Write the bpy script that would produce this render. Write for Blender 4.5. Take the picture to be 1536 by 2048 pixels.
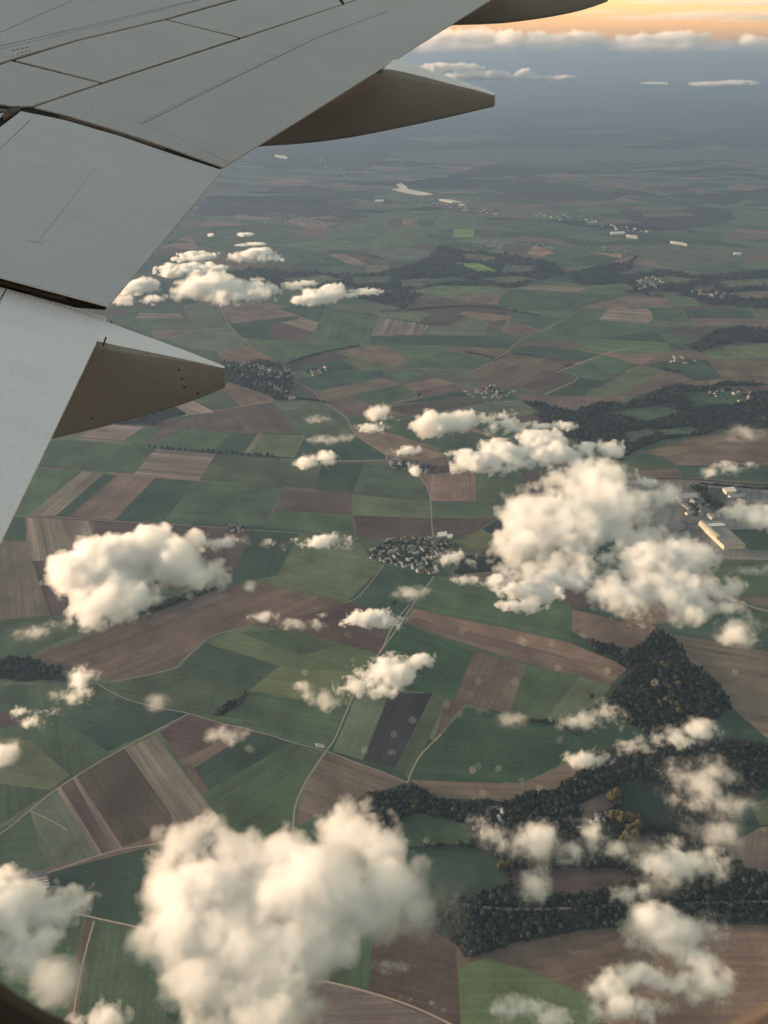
import bpy, bmesh, math, random
import numpy as np
from mathutils import Vector, Matrix, noise
from mathutils.geometry import delaunay_2d_cdt

sc = bpy.context.scene
for o in list(bpy.data.objects): bpy.data.objects.remove(o)
COL = sc.collection
R = math.radians

# ------------------------------------------------------------------ camera
F, CX, CY = 1536.0, 768.0, 1024.0          # focal length and centre in photograph pixels
PITCH = R(30.5)
cam = bpy.data.objects.new('camera', bpy.data.cameras.new('camera'))
COL.objects.link(cam)
cam.location = (0, 0, 0)
cam.rotation_euler = (R(90) - PITCH, 0, 0)
cam.data.sensor_fit = 'VERTICAL'
cam.data.sensor_height = 36.0
cam.data.lens = 36.0 * F / 2048.0
cam.data.clip_start = 0.02
cam.data.clip_end = 500000.0
cam.data.dof.use_dof = True
cam.data.dof.focus_distance = 60.0
cam.data.dof.aperture_fstop = cam.data.lens / 2.2   # phone lens: about 2 mm pupil
sc.camera = cam

# ------------------------------------------------------------------ sky and sun
SUN_EL, SUN_AZ = R(7.0), R(-80.0)
HIGH_SAT, HIGH_VAL, LOW_SAT, LOW_VAL = 0.85, 1.0, 0.82, 2.4
world = bpy.data.worlds.new("World")
sc.world = world
world.use_nodes = True
wn = world.node_tree
sky = wn.nodes.new('ShaderNodeTexSky')
sky.sky_type = 'NISHITA'
sky.sun_disc = False
sky.sun_elevation = SUN_EL
sky.sun_rotation = SUN_AZ
sky.altitude = 0
sky.air_density = 2.2
sky.ozone_density = 1.5
sky.dust_density = 1.5
# invented veil: upper sky desaturated to neutralise ambient light; low sky brightened
_tc = wn.nodes.new('ShaderNodeTexCoord')
_sep = wn.nodes.new('ShaderNodeSeparateXYZ')
wn.links.new(_tc.outputs['Generated'], _sep.inputs[0])
_mr = wn.nodes.new('ShaderNodeMapRange'); _mr.interpolation_type = 'SMOOTHSTEP'
wn.links.new(_sep.outputs['Z'], _mr.inputs[0])
_mr.inputs[1].default_value, _mr.inputs[2].default_value = 0.03, 0.30
_hs = wn.nodes.new('ShaderNodeHueSaturation')
_hs.inputs['Saturation'].default_value = HIGH_SAT
_hs.inputs['Value'].default_value = HIGH_VAL
wn.links.new(sky.outputs[0], _hs.inputs['Color'])
_lo = wn.nodes.new('ShaderNodeHueSaturation')
_lo.inputs['Saturation'].default_value = LOW_SAT
_lo.inputs['Value'].default_value = LOW_VAL
wn.links.new(sky.outputs[0], _lo.inputs['Color'])
_mx = wn.nodes.new('ShaderNodeMix'); _mx.data_type = 'RGBA'
wn.links.new(_mr.outputs[0], _mx.inputs[0])
wn.links.new(_lo.outputs[0], _mx.inputs[6])
wn.links.new(_hs.outputs[0], _mx.inputs[7])
wn.links.new(_mx.outputs[2], wn.nodes['Background'].inputs[0])
wn.nodes['Background'].inputs[1].default_value = 0.15
sun = bpy.data.objects.new('sun', bpy.data.lights.new('sun', 'SUN'))
COL.objects.link(sun)
sun.data.energy = 5.0
sun.data.angle = R(0.5)
sun.data.color = (1.0, 0.71, 0.49)
sun_dir = Vector((math.sin(SUN_AZ) * math.cos(SUN_EL), math.cos(SUN_AZ) * math.cos(SUN_EL), math.sin(SUN_EL)))
sun.rotation_euler = (-sun_dir).to_track_quat('-Z', 'Y').to_euler()
sc.view_settings.view_transform = 'Standard'
sc.view_settings.look = 'None'
sc.view_settings.exposure = 1.45
sc.view_settings.gamma = 1.0
sc.render.engine = 'CYCLES'
cy = sc.cycles
cy.max_bounces = 16
cy.diffuse_bounces = 2
cy.glossy_bounces = 2
cy.volume_bounces = 8
cy.transparent_max_bounces = 64
cy.use_denoising = True
cy.use_adaptive_sampling = True
cy.adaptive_threshold = 0.05
cy.adaptive_min_samples = 24
cy.volume_step_rate = 1.0
cy.volume_max_steps = 256

HAZE_DENS, HAZE_TOP, HAZE_COL = 6.2e-5, 300.0, (0.185, 0.282, 0.455)

# ------------------------------------------------------------------ helpers
GROUND = -1500.0
CP, SP = math.cos(PITCH), math.sin(PITCH)

def ray(px, py):
    """direction (not normalised, depth 1 along the view axis) through a photograph pixel"""
    x = (px - CX) / F
    v = (py - CY) / F
    return Vector((x, CP - v * SP, -SP - v * CP))

def at_z(px, py, z):
    d = ray(px, py)
    return d * (z / d.z)

def at_depth(px, py, t):
    return ray(px, py) * t

def pix(p):
    """photograph pixel of a world point"""
    dep = p[1] * CP - p[2] * SP
    dn = -p[1] * SP - p[2] * CP
    return (CX + F * p[0] / dep, CY + F * dn / dep)

def tag(o, label=None, cat=None, group=None, kind=None):
    if label: o['label'] = label
    if cat: o['category'] = cat
    if group: o['group'] = group
    if kind: o['kind'] = kind
    return o

def link(name, me, mat=None, parent=None):
    o = bpy.data.objects.new(name, me)
    COL.objects.link(o)
    if mat is not None:
        for m in (mat if isinstance(mat, (list, tuple)) else [mat]): me.materials.append(m)
    if parent is not None: o.parent = parent
    return o

def mesh(name, verts, faces):
    me = bpy.data.meshes.new(name)
    me.from_pydata([tuple(v) for v in verts], [], faces)
    me.update()
    return me

class NB:
    """small node builder that works in shader and geometry trees alike"""
    def __init__(s, nt): s.nt = nt
    def new(s, t, **k):
        n = s.nt.nodes.new(t)
        for a, b in k.items(): setattr(n, a, b)
        return n
    def put(s, sock, v):
        if isinstance(v, bpy.types.NodeSocket): s.nt.links.new(v, sock)
        else: sock.default_value = v
    def math(s, op, a, b=None, c=None, clamp=False):
        n = s.new('ShaderNodeMath', operation=op, use_clamp=clamp)
        s.put(n.inputs[0], a)
        if b is not None: s.put(n.inputs[1], b)
        if c is not None: s.put(n.inputs[2], c)
        return n.outputs[0]
    def vmath(s, op, a, b=None):
        n = s.new('ShaderNodeVectorMath', operation=op)
        s.put(n.inputs[0], a)
        if b is not None: s.put(n.inputs[1], b)
        return n.outputs['Value'] if op in ('LENGTH', 'DOT_PRODUCT', 'DISTANCE') else n.outputs['Vector']
    def noise(s, vec, scale, detail=4, rough=.55, lac=2.0, out=0, dist=0.0):
        n = s.new('ShaderNodeTexNoise')
        n.noise_dimensions = '3D'
        s.put(n.inputs['Vector'], vec)
        s.put(n.inputs['Scale'], scale)
        s.put(n.inputs['Detail'], detail)
        s.put(n.inputs['Roughness'], rough)
        s.put(n.inputs['Lacunarity'], lac)
        s.put(n.inputs['Distortion'], dist)
        return n.outputs[out]
    def mix(s, fac, a, b, blend='MIX'):
        n = s.new('ShaderNodeMix', data_type='RGBA', blend_type=blend)
        s.put(n.inputs[0], fac)
        s.put(n.inputs[6], a if isinstance(a, bpy.types.NodeSocket) else (*a[:3], 1))
        s.put(n.inputs[7], b if isinstance(b, bpy.types.NodeSocket) else (*b[:3], 1))
        return n.outputs[2]
    def ramp(s, fac, stops, interp='LINEAR'):
        n = s.new('ShaderNodeValToRGB')
        cr = n.color_ramp
        cr.interpolation = interp
        while len(cr.elements) < len(stops): cr.elements.new(.5)
        for e, (p, c) in zip(cr.elements, stops):
            e.position = p
            e.color = (c, c, c, 1) if not hasattr(c, '__len__') else (*c[:3], 1)
        s.put(n.inputs[0], fac)
        return n.outputs[0]

def material(name):
    m = bpy.data.materials.new(name)
    m.use_nodes = True
    nb = NB(m.node_tree)
    return m, nb, m.node_tree.nodes['Principled BSDF'], m.node_tree.nodes['Material Output']
# ------------------------------------------------------------------ ground, fields, roads
ALB = {  # real-world base colours (linear)
    'G0': (.028, .046, .033), 'G1': (.046, .065, .041), 'G2': (.070, .088, .050), 'GY': (.078, .088, .045),
    'GG': (.070, .080, .056), 'B0': (.062, .045, .041), 'B1': (.096, .070, .057), 'B2': (.135, .092, .072),
    'T': (.170, .132, .104), 'N': (.034, .034, .042), 'W': (.018, .028, .022), 'OR': (.20, .115, .075), 'YG': (.12, .17, .06),
    'GR': (.105, .10, .092), 'S': (.13, .105, .088), 'WH': (.46, .42, .33), 'PL': (.018, .024, .021)}
ALB = {k: tuple(c * (1.15 if k in 'WN' else 1.75) for c in v) for k, v in ALB.items()}
# crop or soil, outline in photograph pixels (projected to the ground plane)
FIELDS = [
 # far country
 ('W', [(480,305),(700,255),(1000,225),(1300,215),(1640,220),(1640,275),(1200,280),(1000,300),(800,305),(700,340),(560,330)]),
 ('GG',[(770,305),(1000,296),(1250,298),(1640,300),(1640,318),(1200,322),(1000,318),(850,327)]),
 ('W', [(900,347),(1100,337),(1400,320),(1420,330),(1200,346),(1050,353)]),
 ('W', [(940,362),(1200,383),(1330,394),(1040,392)]),
 ('B1',[(1180,364),(1260,362),(1340,372),(1220,378)]),
 ('G1',[(1000,330),(1180,326),(1330,330),(1180,340)]),
 ('W', [(1300,400),(1450,385),(1640,390),(1640,404),(1450,410)]),
 ('W', [(390,425),(400,412),(460,406),(560,404),(690,405),(690,420),(600,425),(480,428)]),
 ('W', [(588,425),(620,414),(700,424),(745,434),(700,439),(620,435)]),
 ('W', [(520,378),(620,374),(720,392),(790,400),(780,408),(650,398)]),
 ('B0',[(625,437),(727,439),(722,446),(650,445)]),
 ('G2',[(690,445),(770,425),(880,420),(960,440),(905,458),(770,470),(640,478)]),
 ('B0',[(776,437),(805,437),(804,452),(776,450)]),
 ('B2',[(805,437),(824,438),(824,452),(804,452)]),
 ('G0',[(835,440),(867,440),(868,452),(836,452)]),
 ('YG',[(908,458),(948,458),(947,475),(905,474)]),
 ('B0',[(960,460),(1000,462),(1000,474),(960,474)]),
 ('G1',[(380,470),(520,450),(640,478),(560,500),(400,500)]),
 ('GG',[(540,490),(660,478),(770,490),(640,502)]),
 ('G1',[(560,500),(640,502),(655,508),(620,520),(500,530),(545,508)]),
 ('G0',[(620,505),(655,508),(705,532),(670,535)]),
 ('B2',[(655,508),(690,508),(735,528),(705,532)]),
 ('B0',[(690,508),(730,512),(790,524),(740,530)]),
 ('GG',[(640,500),(740,488),(900,505),(840,520),(790,524),(720,500)]),
 ('B1',[(735,530),(775,530),(780,545),(725,545)]),
 ('B0',[(780,530),(880,532),(900,543),(782,546)]),
 ('G1',[(640,535),(715,530),(725,545),(630,552)]),
 ('W', [(440,548),(500,535),(560,540),(700,547),(900,541),(905,572),(862,588),(830,598),(800,620),(760,606),(680,585),(600,580),(520,575)]),
 ('W', [(880,491),(985,508),(1085,521),(1119,536),(1136,551),(1012,577),(880,570),(780,560),(780,545)]),
 ('YG',[(908,525),(957,527),(1000,544),(955,544)]),
 ('G1',[(1085,512),(1119,491),(1179,495),(1264,512),(1175,532),(1128,534)]),
 ('G0',[(1135,520),(1180,510),(1245,518),(1175,532)]),
 ('OR',[(1055,508),(1068,491),(1110,506),(1085,512)]),
 ('B0',[(1012,487),(1064,491),(1055,508),(1000,502)]),
 ('OR',[(1179,504),(1243,508),(1243,517)]),
 ('W', [(1136,545),(1200,532),(1277,512),(1262,540),(1200,560),(1140,562)]),
 ('W', [(1234,418),(1427,416),(1474,436),(1414,453),(1341,459),(1264,444)]),
 ('G1',[(970,440),(1060,436),(1200,458),(1100,470),(1000,456)]),
 ('GG',[(1230,490),(1400,488),(1500,520),(1400,535),(1270,510)]),
 ('W', [(1140,565),(1300,545),(1420,552),(1640,545),(1640,610),(1480,616),(1400,608),(1380,594),(1260,588)]),
 ('B1',[(1380,575),(1430,570),(1420,584),(1390,584)]),
 ('GG',[(1260,560),(1340,552),(1400,560),(1300,572)]),
 ('GG',[(560,558),(640,550),(690,560),(600,572)]), ('G1',[(700,556),(785,551),(775,567),(712,568)]), ('B1',[(800,560),(860,556),(850,572),(805,576)]),
 ('G2',[(640,578),(700,574),(730,590),(690,596)]), ('B1',[(925,506),(990,514),(985,523),(930,518)]), ('GG',[(1010,530),(1070,532),(1060,546),(1000,546)]),
 ('G1',[(820,565),(900,552),(940,560),(880,568)]), ('GG',[(960,556),(1040,552),(1080,560),(1000,568)]), ('G1',[(1180,572),(1250,566),(1275,580),(1195,584)]),
 ('G2',[(1440,562),(1536,556),(1560,570),(1450,576)]), ('GG',[(1290,582),(1350,584),(1370,590),(1300,590)]), ('B1',[(1460,585),(1560,580),(1600,592),(1480,598)]),
 ('GG',[(1280,425),(1380,424),(1390,432),(1290,434)]), ('G1',[(560,262),(700,250),(760,256),(640,272)]), ('GG',[(1050,240),(1200,236),(1260,244),(1100,250)]),
 ('G1',[(1300,250),(1450,244),(1536,252),(1380,260)]), ('GG',[(800,276),(960,268),(1040,276),(880,286)]), ('B1',[(1120,262),(1240,258),(1270,266),(1150,270)]),
 ('GG',[(1200,218),(1330,216),(1360,221),(1220,224)]), ('G2',[(1060,205),(1200,203),(1230,208),(1090,210)]), ('GG',[(1330,196),(1460,195),(1480,199),(1350,200)]),
 # the plateau beyond the middle village
 ('G2',[(810,583),(880,571),(965,572),(1020,579),(965,602),(900,598),(860,590)]),
 ('B1',[(900,592),(960,585),(1010,590),(995,610),(930,604)]),
 ('B2',[(1030,576),(1085,570),(1175,576),(1153,585)]),
 ('G1',[(1000,594),(1021,579),(1153,585),(1256,591),(1162,615),(1136,623),(1038,621),(995,610)]),
 ('G0',[(1060,600),(1160,598),(1200,602),(1130,614)]),
 ('B1',[(1162,615),(1256,591),(1341,598),(1354,611),(1213,619)]),
 ('G2',[(1324,589),(1384,594),(1405,611),(1350,613)]),
 ('S', [(1196,640),(1217,619),(1290,617),(1316,628),(1294,647)]),
 ('G1',[(1303,623),(1367,615),(1380,645),(1307,640)]),
 ('G0',[(1371,619),(1495,619),(1512,636),(1375,634)]),
 ('G2',[(1495,617),(1640,617),(1640,640),(1512,636)]),
 ('B1',[(1380,636),(1640,640),(1640,655),(1384,649)]),
 ('B0',[(880,594),(1038,623),(1021,632),(830,612)]),
 ('G1',[(1038,623),(1123,636),(1085,658),(1017,649),(1021,634)]),
 ('G1',[(1123,636),(1170,615),(1213,619),(1196,640),(1153,653),(1102,658)]),
 ('B0',[(978,645),(1021,636),(1000,655),(970,663)]),
 ('B1',[(1000,655),(1040,648),(1085,660),(1050,668),(1005,668)]),
 ('GG',[(740,625),(836,622),(863,627),(836,644),(762,634)]),
 ('B0',[(836,644),(863,627),(934,630),(900,652)]),
 ('GG',[(860,651),(900,652),(938,632),(980,645),(970,663),(985,672),(846,671)]),
 ('S', [(762,635),(860,651),(843,671),(743,669)]),
 ('G0',[(742,672),(970,672),(1033,685),(1018,697),(990,696),(740,690)]),
 ('G1',[(1040,668),(1110,658),(1196,641),(1294,648),(1310,660),(1190,680),(1100,690),(1045,680)]),
 ('B1',[(1050,682),(1110,683),(1165,688),(1140,700),(1040,692)]),
 ('G2',[(1165,695),(1190,678),(1335,685),(1345,705),(1240,708)]),
 ('G1',[(1310,655),(1384,650),(1480,655),(1370,690),(1335,685)]),
 ('B0',[(1330,655),(1420,652),(1470,665),(1380,680)]),
 ('W', [(1368,690),(1430,662),(1536,657),(1640,655),(1640,672),(1480,682),(1400,704)]),
 ('G2',[(1405,705),(1500,688),(1640,680),(1640,716),(1420,718)]),
 ('GY',[(1470,702),(1520,690),(1560,692),(1545,714),(1455,716)]),
 ('B2',[(1160,700),(1240,707),(1330,708),(1280,728),(1200,708)]),
 ('G0',[(1023,700),(1060,690),(1150,700),(1208,710),(1170,722),(1110,718)]),
 ('B0',[(1020,708),(1110,716),(1165,722),(1140,728),(1040,714)]),
 ('G0',[(1285,730),(1330,722),(1420,720),(1450,758),(1390,762),(1370,752)]),
 ('B1',[(1415,720),(1640,716),(1640,765),(1450,762)]),
 ('G1',[(805,735),(893,700),(990,715),(940,740)]),
 ('G2',[(745,690),(900,690),(893,700),(805,735),(780,715)]),
 ('B1',[(900,692),(1018,698),(1023,707),(990,716),(893,702)]),
 ('B1',[(943,742),(1023,708),(1140,726),(1088,750),(1040,778),(1010,780),(958,765)]),
 ('B0',[(1038,774),(1113,745),(1158,757),(1088,787)]),
 ('G0',[(1093,790),(1158,757),(1203,764),(1168,792)]),
 ('G1',[(1118,745),(1208,710),(1278,730),(1203,762)]),
 ('G2',[(1168,790),(1278,732),(1323,745),(1238,791)]),
 ('B1',[(1238,791),(1323,745),(1373,762),(1343,770),(1268,792)]),
 ('B1',[(1018,785),(1118,795),(1243,792),(1262,806),(1148,821),(1088,813),(1038,800)]),
 ('W', [(1033,806),(1148,823),(1262,804),(1333,772),(1450,764),(1640,764),(1640,850),(1430,858),(1400,872),(1330,878),(1262,905),(1240,925),(1190,900),(1120,870),(1080,840)]),
 ('G1',[(1218,825),(1318,810),(1368,825),(1293,845)]),
 ('G1',[(1358,785),(1468,780),(1500,800),(1478,808),(1393,812)]),
 ('B1',[(1420,772),(1640,768),(1640,784),(1480,784)]),
 ('G2',[(1310,860),(1385,852),(1400,866),(1330,872)]),
 ('GG',[(1250,865),(1300,855),(1310,870),(1260,885)]),
 # between the villages
 ('G1',[(250,612),(365,610),(375,625),(245,627)]),
 ('GG',[(365,610),(440,606),(445,635),(375,636)]),
 ('S', [(278,626),(360,627),(366,636),(270,637)]),
 ('G1',[(270,637),(445,637),(452,655),(290,660)]),
 ('GG',[(300,660),(455,655),(500,690),(435,705),(370,695)]),
 ('B1',[(300,660),(380,658),(370,672),(310,680)]),
 ('B1',[(440,610),(520,602),(600,618),(640,640),(560,645),(470,650),(450,634)]),
 ('G0',[(460,648),(595,632),(600,645),(530,655),(555,680),(482,675)]),
 ('G0',[(555,616),(640,608),(660,615),(640,645),(600,632)]),
 ('B0',[(530,652),(560,645),(630,665),(600,681),(555,680)]),
 ('T', [(560,645),(595,638),(637,645),(630,664)]),
 ('G1',[(485,680),(605,682),(632,660),(652,618),(762,635),(743,669),(738,690),(645,705),(575,725),(545,718),(490,690)]),
 ('B1',[(435,705),(490,690),(545,718),(465,728),(440,716)]),
 ('B0',[(575,728),(665,703),(700,716),(595,735)]),
 ('B1',[(675,700),(740,690),(780,697),(815,720),(795,735),(720,716)]),
 ('GY',[(680,716),(720,718),(795,735),(725,741)]),
 ('G0',[(598,735),(670,722),(722,741),(640,748)]),
 ('G0',[(590,758),(650,747),(760,738),(780,752),(640,782)]),
 ('G1',[(760,740),(830,738),(855,756),(790,768)]),
 ('GG',[(840,738),(940,742),(958,766),(960,780),(870,758)]),
 ('B1',[(640,782),(765,756),(795,768),(650,800)]),
 ('B2',[(808,768),(870,757),(912,766),(830,782)]),
 ('B0',[(830,783),(905,768),(935,780),(850,793)]),
 ('G1',[(695,792),(805,770),(835,793),(745,812)]),
 ('G0',[(800,806),(850,795),(920,783),(940,790),(860,804)]),
 ('B0',[(770,815),(860,804),(940,792),(975,806),(900,818),(820,832)]),
 ('B1',[(650,805),(700,792),(745,812),(770,815),(700,836)]),
 ('GG',[(820,832),(900,818),(975,806),(1040,800),(1080,825),(940,850)]),
 ('B0',[(570,762),(600,757),(625,775),(648,803),(580,798),(572,775)]),
 ('G0',[(600,780),(618,786),(612,800),(585,798)]),
 ('B1',[(385,770),(480,763),(560,800),(482,815),(425,800)]),
 ('G1',[(385,800),(445,778),(482,813),(425,822)]),
 ('W', [(440,722),(540,722),(592,745),(585,768),(575,795),(550,800),(500,778),(450,765)]),
 ('G2',[(580,745),(605,740),(632,752),(590,760)]),
 ('B0',[(345,848),(425,822),(545,806),(595,867),(465,866),(355,856),(325,852)]),
 ('T', [(345,810),(385,802),(430,824),(365,832)]),
 ('W', [(230,850),(350,815),(372,830),(305,852)]),
 ('GG',[(545,806),(642,803),(672,820),(570,822)]),
 ('G1',[(555,820),(672,820),(700,845),(708,868),(612,870),(595,867)]),
 ('G1',[(695,838),(745,825),(840,835),(920,858),(1050,890),(900,905),(800,872),(700,845)]),
 ('B2',[(698,850),(768,868),(890,910),(850,922),(770,910),(710,870)]),
 ('G0',[(612,870),(705,870),(772,912),(770,920),(670,922),(588,916)]),
 ('G2',[(530,869),(612,870),(588,916),(500,907)]),
 ('S', [(517,867),(530,869),(500,907),(487,905)]),
 ('G0',[(462,867),(517,867),(487,905),(428,902)]),
 ('G1',[(357,857),(462,867),(428,902),(305,890)]),
 ('B1',[(328,855),(355,857),(305,890),(292,888)]),
 ('G1',[(287,852),(328,855),(292,888),(240,885)]),
 ('S', [(150,878),(210,848),(290,852),(240,886)]),
 ('G1',[(60,885),(140,880),(310,898),(267,948),(60,932)]),
 ('S', [(312,898),(432,908),(398,961),(267,949)]),
 ('G1',[(435,908),(660,925),(628,978),(398,961)]),
 ('G0',[(645,927),(730,925),(705,985),(628,978)]),
 ('G1',[(730,925),(785,925),(835,950),(848,975),(860,1002),(705,987)]),
 ('B0',[(770,910),(850,922),(880,935),(848,948),(790,928)]),
 ('G1',[(40,935),(165,942),(55,1032),(10,1030)]),
 ('S', [(165,942),(207,948),(112,1031),(55,1032)]),
 ('G0',[(207,948),(233,951),(138,1034),(112,1031)]),
 ('B1',[(233,951),(310,956),(230,1040),(138,1034)]),
 ('G0',[(310,956),(392,962),(325,1045),(230,1040)]),
 ('G1',[(392,962),(565,977),(530,1052),(325,1045)]),
 ('B0',[(565,979),(702,988),(705,1030),(550,1020)]),
 ('G1',[(550,1020),(705,1030),(710,1072),(530,1054)]),
 ('G2',[(702,988),(860,1003),(862,1037),(705,1030)]),
 ('B0',[(707,1031),(862,1037),(868,1082),(715,1076)]),
 ('B2',[(848,948),(950,942),(953,1003),(862,1002)]),
 ('G1',[(950,942),(1043,942),(1048,1003),(953,1003)]),
 ('B0',[(1043,945),(1128,945),(1090,1000),(1050,1003)]),
 ('G1',[(862,1002),(1048,1003),(1020,1032),(863,1032)]),
 ('B0',[(863,1035),(995,1036),(945,1068),(870,1082)]),
 ('GY',[(918,1085),(963,1060),(1000,1080),(940,1105)]),
 ('N', [(965,1058),(1000,1036),(1050,1060),(1000,1078)]),
 ('G1',[(880,900),(1000,885),(1100,895),(1128,945),(950,942),(900,930)]),
 ('B2',[(1283,905),(1390,872),(1640,845),(1640,880),(1440,886),(1333,915)]),
 ('B1',[(1333,915),(1440,884),(1640,880),(1640,930),(1353,930)]),
 ('G0',[(1353,930),(1640,935),(1640,970),(1368,955)]),
 ('G1',[(1258,930),(1323,910),(1353,933),(1290,940)]),
 ('B1',[(1250,943),(1355,937),(1366,955),(1265,956)]),
 ('GR',[(1240,960),(1400,962),(1640,985),(1640,1125),(1400,1115),(1280,1060)]),
 ('W', [(1380,972),(1415,975),(1460,1030),(1425,1025)]),
 ('GG',[(1410,975),(1460,978),(1450,1010),(1425,1005)]),
 ('G1',[(1460,1060),(1640,1050),(1640,1105),(1500,1100)]),
 # nearer fields on the left
 ('S', [(50,1035),(190,1042),(205,1100),(170,1120),(65,1122)]),
 ('G0',[(10,1032),(50,1035),(52,1082),(-40,1080)]),
 ('B0',[(190,1042),(450,1055),(505,1062),(460,1160),(420,1180),(200,1180),(180,1118)]),
 ('B1',[(-60,1080),(52,1082),(65,1122),(100,1230),(-60,1245)]),
 ('B0',[(65,1122),(180,1120),(200,1200),(150,1235),(100,1230)]),
 ('G0',[(505,1060),(600,1066),(555,1150),(460,1162)]),
 ('G2',[(600,1066),(720,1086),(735,1110),(768,1130),(692,1206),(500,1162),(555,1150)]),
 ('G0',[(768,1130),(868,1152),(805,1240),(760,1225),(692,1206)]),
 ('G1',[(868,1152),(960,1160),(1140,1205),(1143,1286),(828,1216)]),
 ('B1',[(925,1148),(1010,1140),(1100,1190),(1000,1180)]),
 ('W', [(240,1230),(330,1205),(440,1170),(445,1182),(330,1218),(250,1242)]),
 ('B1',[(60,1312),(170,1275),(415,1185),(500,1162),(695,1206),(625,1227),(500,1250),(415,1275),(345,1337),(225,1362),(130,1342)]),
 ('B0',[(625,1227),(695,1206),(780,1230),(765,1308),(575,1258),(500,1250)]),
 ('G1',[(-60,1245),(100,1230),(170,1262),(60,1308),(-60,1335)]),
 ('W', [(-60,1330),(60,1318),(118,1335),(135,1366),(-60,1352)]),
 ('G2',[(415,1283),(500,1252),(575,1258),(755,1310),(700,1392),(560,1332)]),
 ('G1',[(480,1265),(575,1258),(690,1290),(600,1310)]),
 ('GY',[(560,1332),(710,1345),(695,1412),(500,1382)]),
 ('G0',[(410,1287),(560,1332),(500,1377),(347,1340)]),
 ('G1',[(200,1370),(347,1340),(500,1378),(430,1432),(375,1425),(250,1397)]),
 ('G1',[(500,1386),(695,1414),(655,1498),(580,1482),(430,1433)]),
 ('W', [(493,1384),(500,1388),(435,1433),(427,1430)]),
 ('G1',[(-60,1372),(195,1368),(250,1397),(378,1427),(320,1456),(245,1497),(120,1570),(-60,1690)]),
 ('G0',[(125,1440),(240,1396),(377,1428),(320,1455),(215,1503)]),
 ('G2',[(-60,1470),(60,1480),(140,1550),(100,1580),(-60,1560)]),
 ('B0',[(-60,1420),(10,1425),(50,1445),(-60,1470)]),
 ('B0',[(320,1465),(378,1428),(490,1458),(425,1490),(360,1520)]),
 ('B1',[(490,1458),(560,1475),(505,1466),(400,1530),(385,1535),(360,1520),(425,1490)]),
 ('G0',[(388,1535),(505,1463),(582,1485),(417,1580)]),
 ('B1',[(360,1520),(388,1535),(417,1580),(400,1585)]),
 ('G1',[(417,1582),(582,1487),(650,1502),(603,1580),(585,1645),(560,1680),(430,1640)]),
 ('B0',[(150,1552),(250,1498),(358,1650),(242,1695)]),
 ('S', [(250,1497),(312,1470),(440,1640),(400,1660),(358,1650)]),
 ('S', [(145,1555),(152,1552),(244,1694),(225,1702)]),
 ('B0',[(122,1573),(145,1555),(225,1702),(204,1707)]),
 ('S', [(113,1580),(122,1573),(204,1707),(192,1711)]),
 ('GG',[(60,1620),(113,1580),(192,1711),(105,1734),(80,1700)]),
 ('G1',[(-60,1700),(60,1620),(80,1700),(105,1734),(-60,1772)]),
 ('G0',[(100,1745),(330,1686),(450,1660),(420,1800),(300,1860),(230,1843),(170,1830),(100,1800)]),
 ('G1',[(185,1838),(300,1862),(340,1900),(330,2060),(150,2060)]),
 ('B1',[(165,1838),(185,1840),(150,2060),(125,2060)]),
 ('G1',[(0,1830),(165,1838),(125,2060),(-40,2060)]),
 ('B1',[(590,1642),(605,1580),(652,1504),(768,1545),(815,1565),(700,1600),(600,1650)]),
 # middle and right
 ('B2',[(828,1217),(1138,1285),(1258,1335),(1218,1371),(1018,1316),(808,1246)]),
 ('B1',[(808,1246),(1018,1316),(1218,1371),(1230,1362),(1120,1310),(830,1235)]),
 ('G0',[(780,1265),(808,1246),(948,1305),(905,1402),(850,1385),(760,1375)]),
 ('B1',[(948,1303),(1053,1328),(1018,1427),(905,1402)]),
 ('G1',[(1053,1328),(1158,1352),(1088,1442),(1018,1427)]),
 ('GG',[(1158,1352),(1223,1372),(1198,1402),(1130,1450),(1088,1442)]),
 ('B1',[(1143,1218),(1298,1256),(1310,1275),(1268,1300),(1178,1282),(1143,1262)]),
 ('W', [(1172,1280),(1268,1300),(1308,1258),(1345,1275),(1433,1360),(1463,1415),(1400,1460),(1300,1470),(1205,1425),(1222,1385),(1262,1345)]),
 ('B1',[(1333,1265),(1640,1320),(1640,1490),(1536,1478),(1463,1415),(1433,1360)]),
 ('G0',[(1300,1250),(1450,1225),(1640,1250),(1640,1322),(1340,1266)]),
 ('G1',[(1400,1120),(1640,1120),(1640,1200),(1470,1190),(1430,1150)]),
 ('B1',[(1470,1192),(1640,1198),(1640,1215),(1510,1210)]),
 ('B0',[(1330,1180),(1430,1165),(1520,1225),(1450,1225)]),
 ('GG',[(710,1398),(770,1376),(850,1385),(775,1395),(725,1520),(665,1502)]),
 ('N', [(778,1386),(865,1386),(790,1535),(730,1520)]),
 ('G1',[(865,1386),(893,1397),(820,1560),(790,1536)]),
 ('B0',[(893,1397),(930,1407),(880,1465),(868,1480)]),
 ('G0',[(883,1470),(933,1413),(988,1430),(1118,1450),(1153,1475),(1118,1530),(1043,1567),(828,1545),(845,1512)]),
 ('B1',[(820,1560),(1043,1567),(1150,1520),(1195,1490),(1140,1560),(1100,1582),(1000,1602),(870,1595)]),
 ('W', [(690,1610),(740,1590),(830,1575),(870,1595),(1000,1603),(1100,1582),(1150,1548),(1200,1500),(1300,1480),(1400,1470),(1500,1480),(1640,1500),(1640,1560),(1536,1570),(1490,1600),(1450,1640),(1440,1700),(1500,1740),(1640,1760),(1640,1850),(1440,1848),(1300,1858),(1168,1855),(1040,1880),(968,1905),(930,1915),(900,1880),(850,1855),(780,1840),(720,1800),(690,1700)]),
 ('G1',[(795,1640),(830,1625),(880,1632),(935,1650),(940,1685),(880,1690),(800,1695)]),
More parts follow.
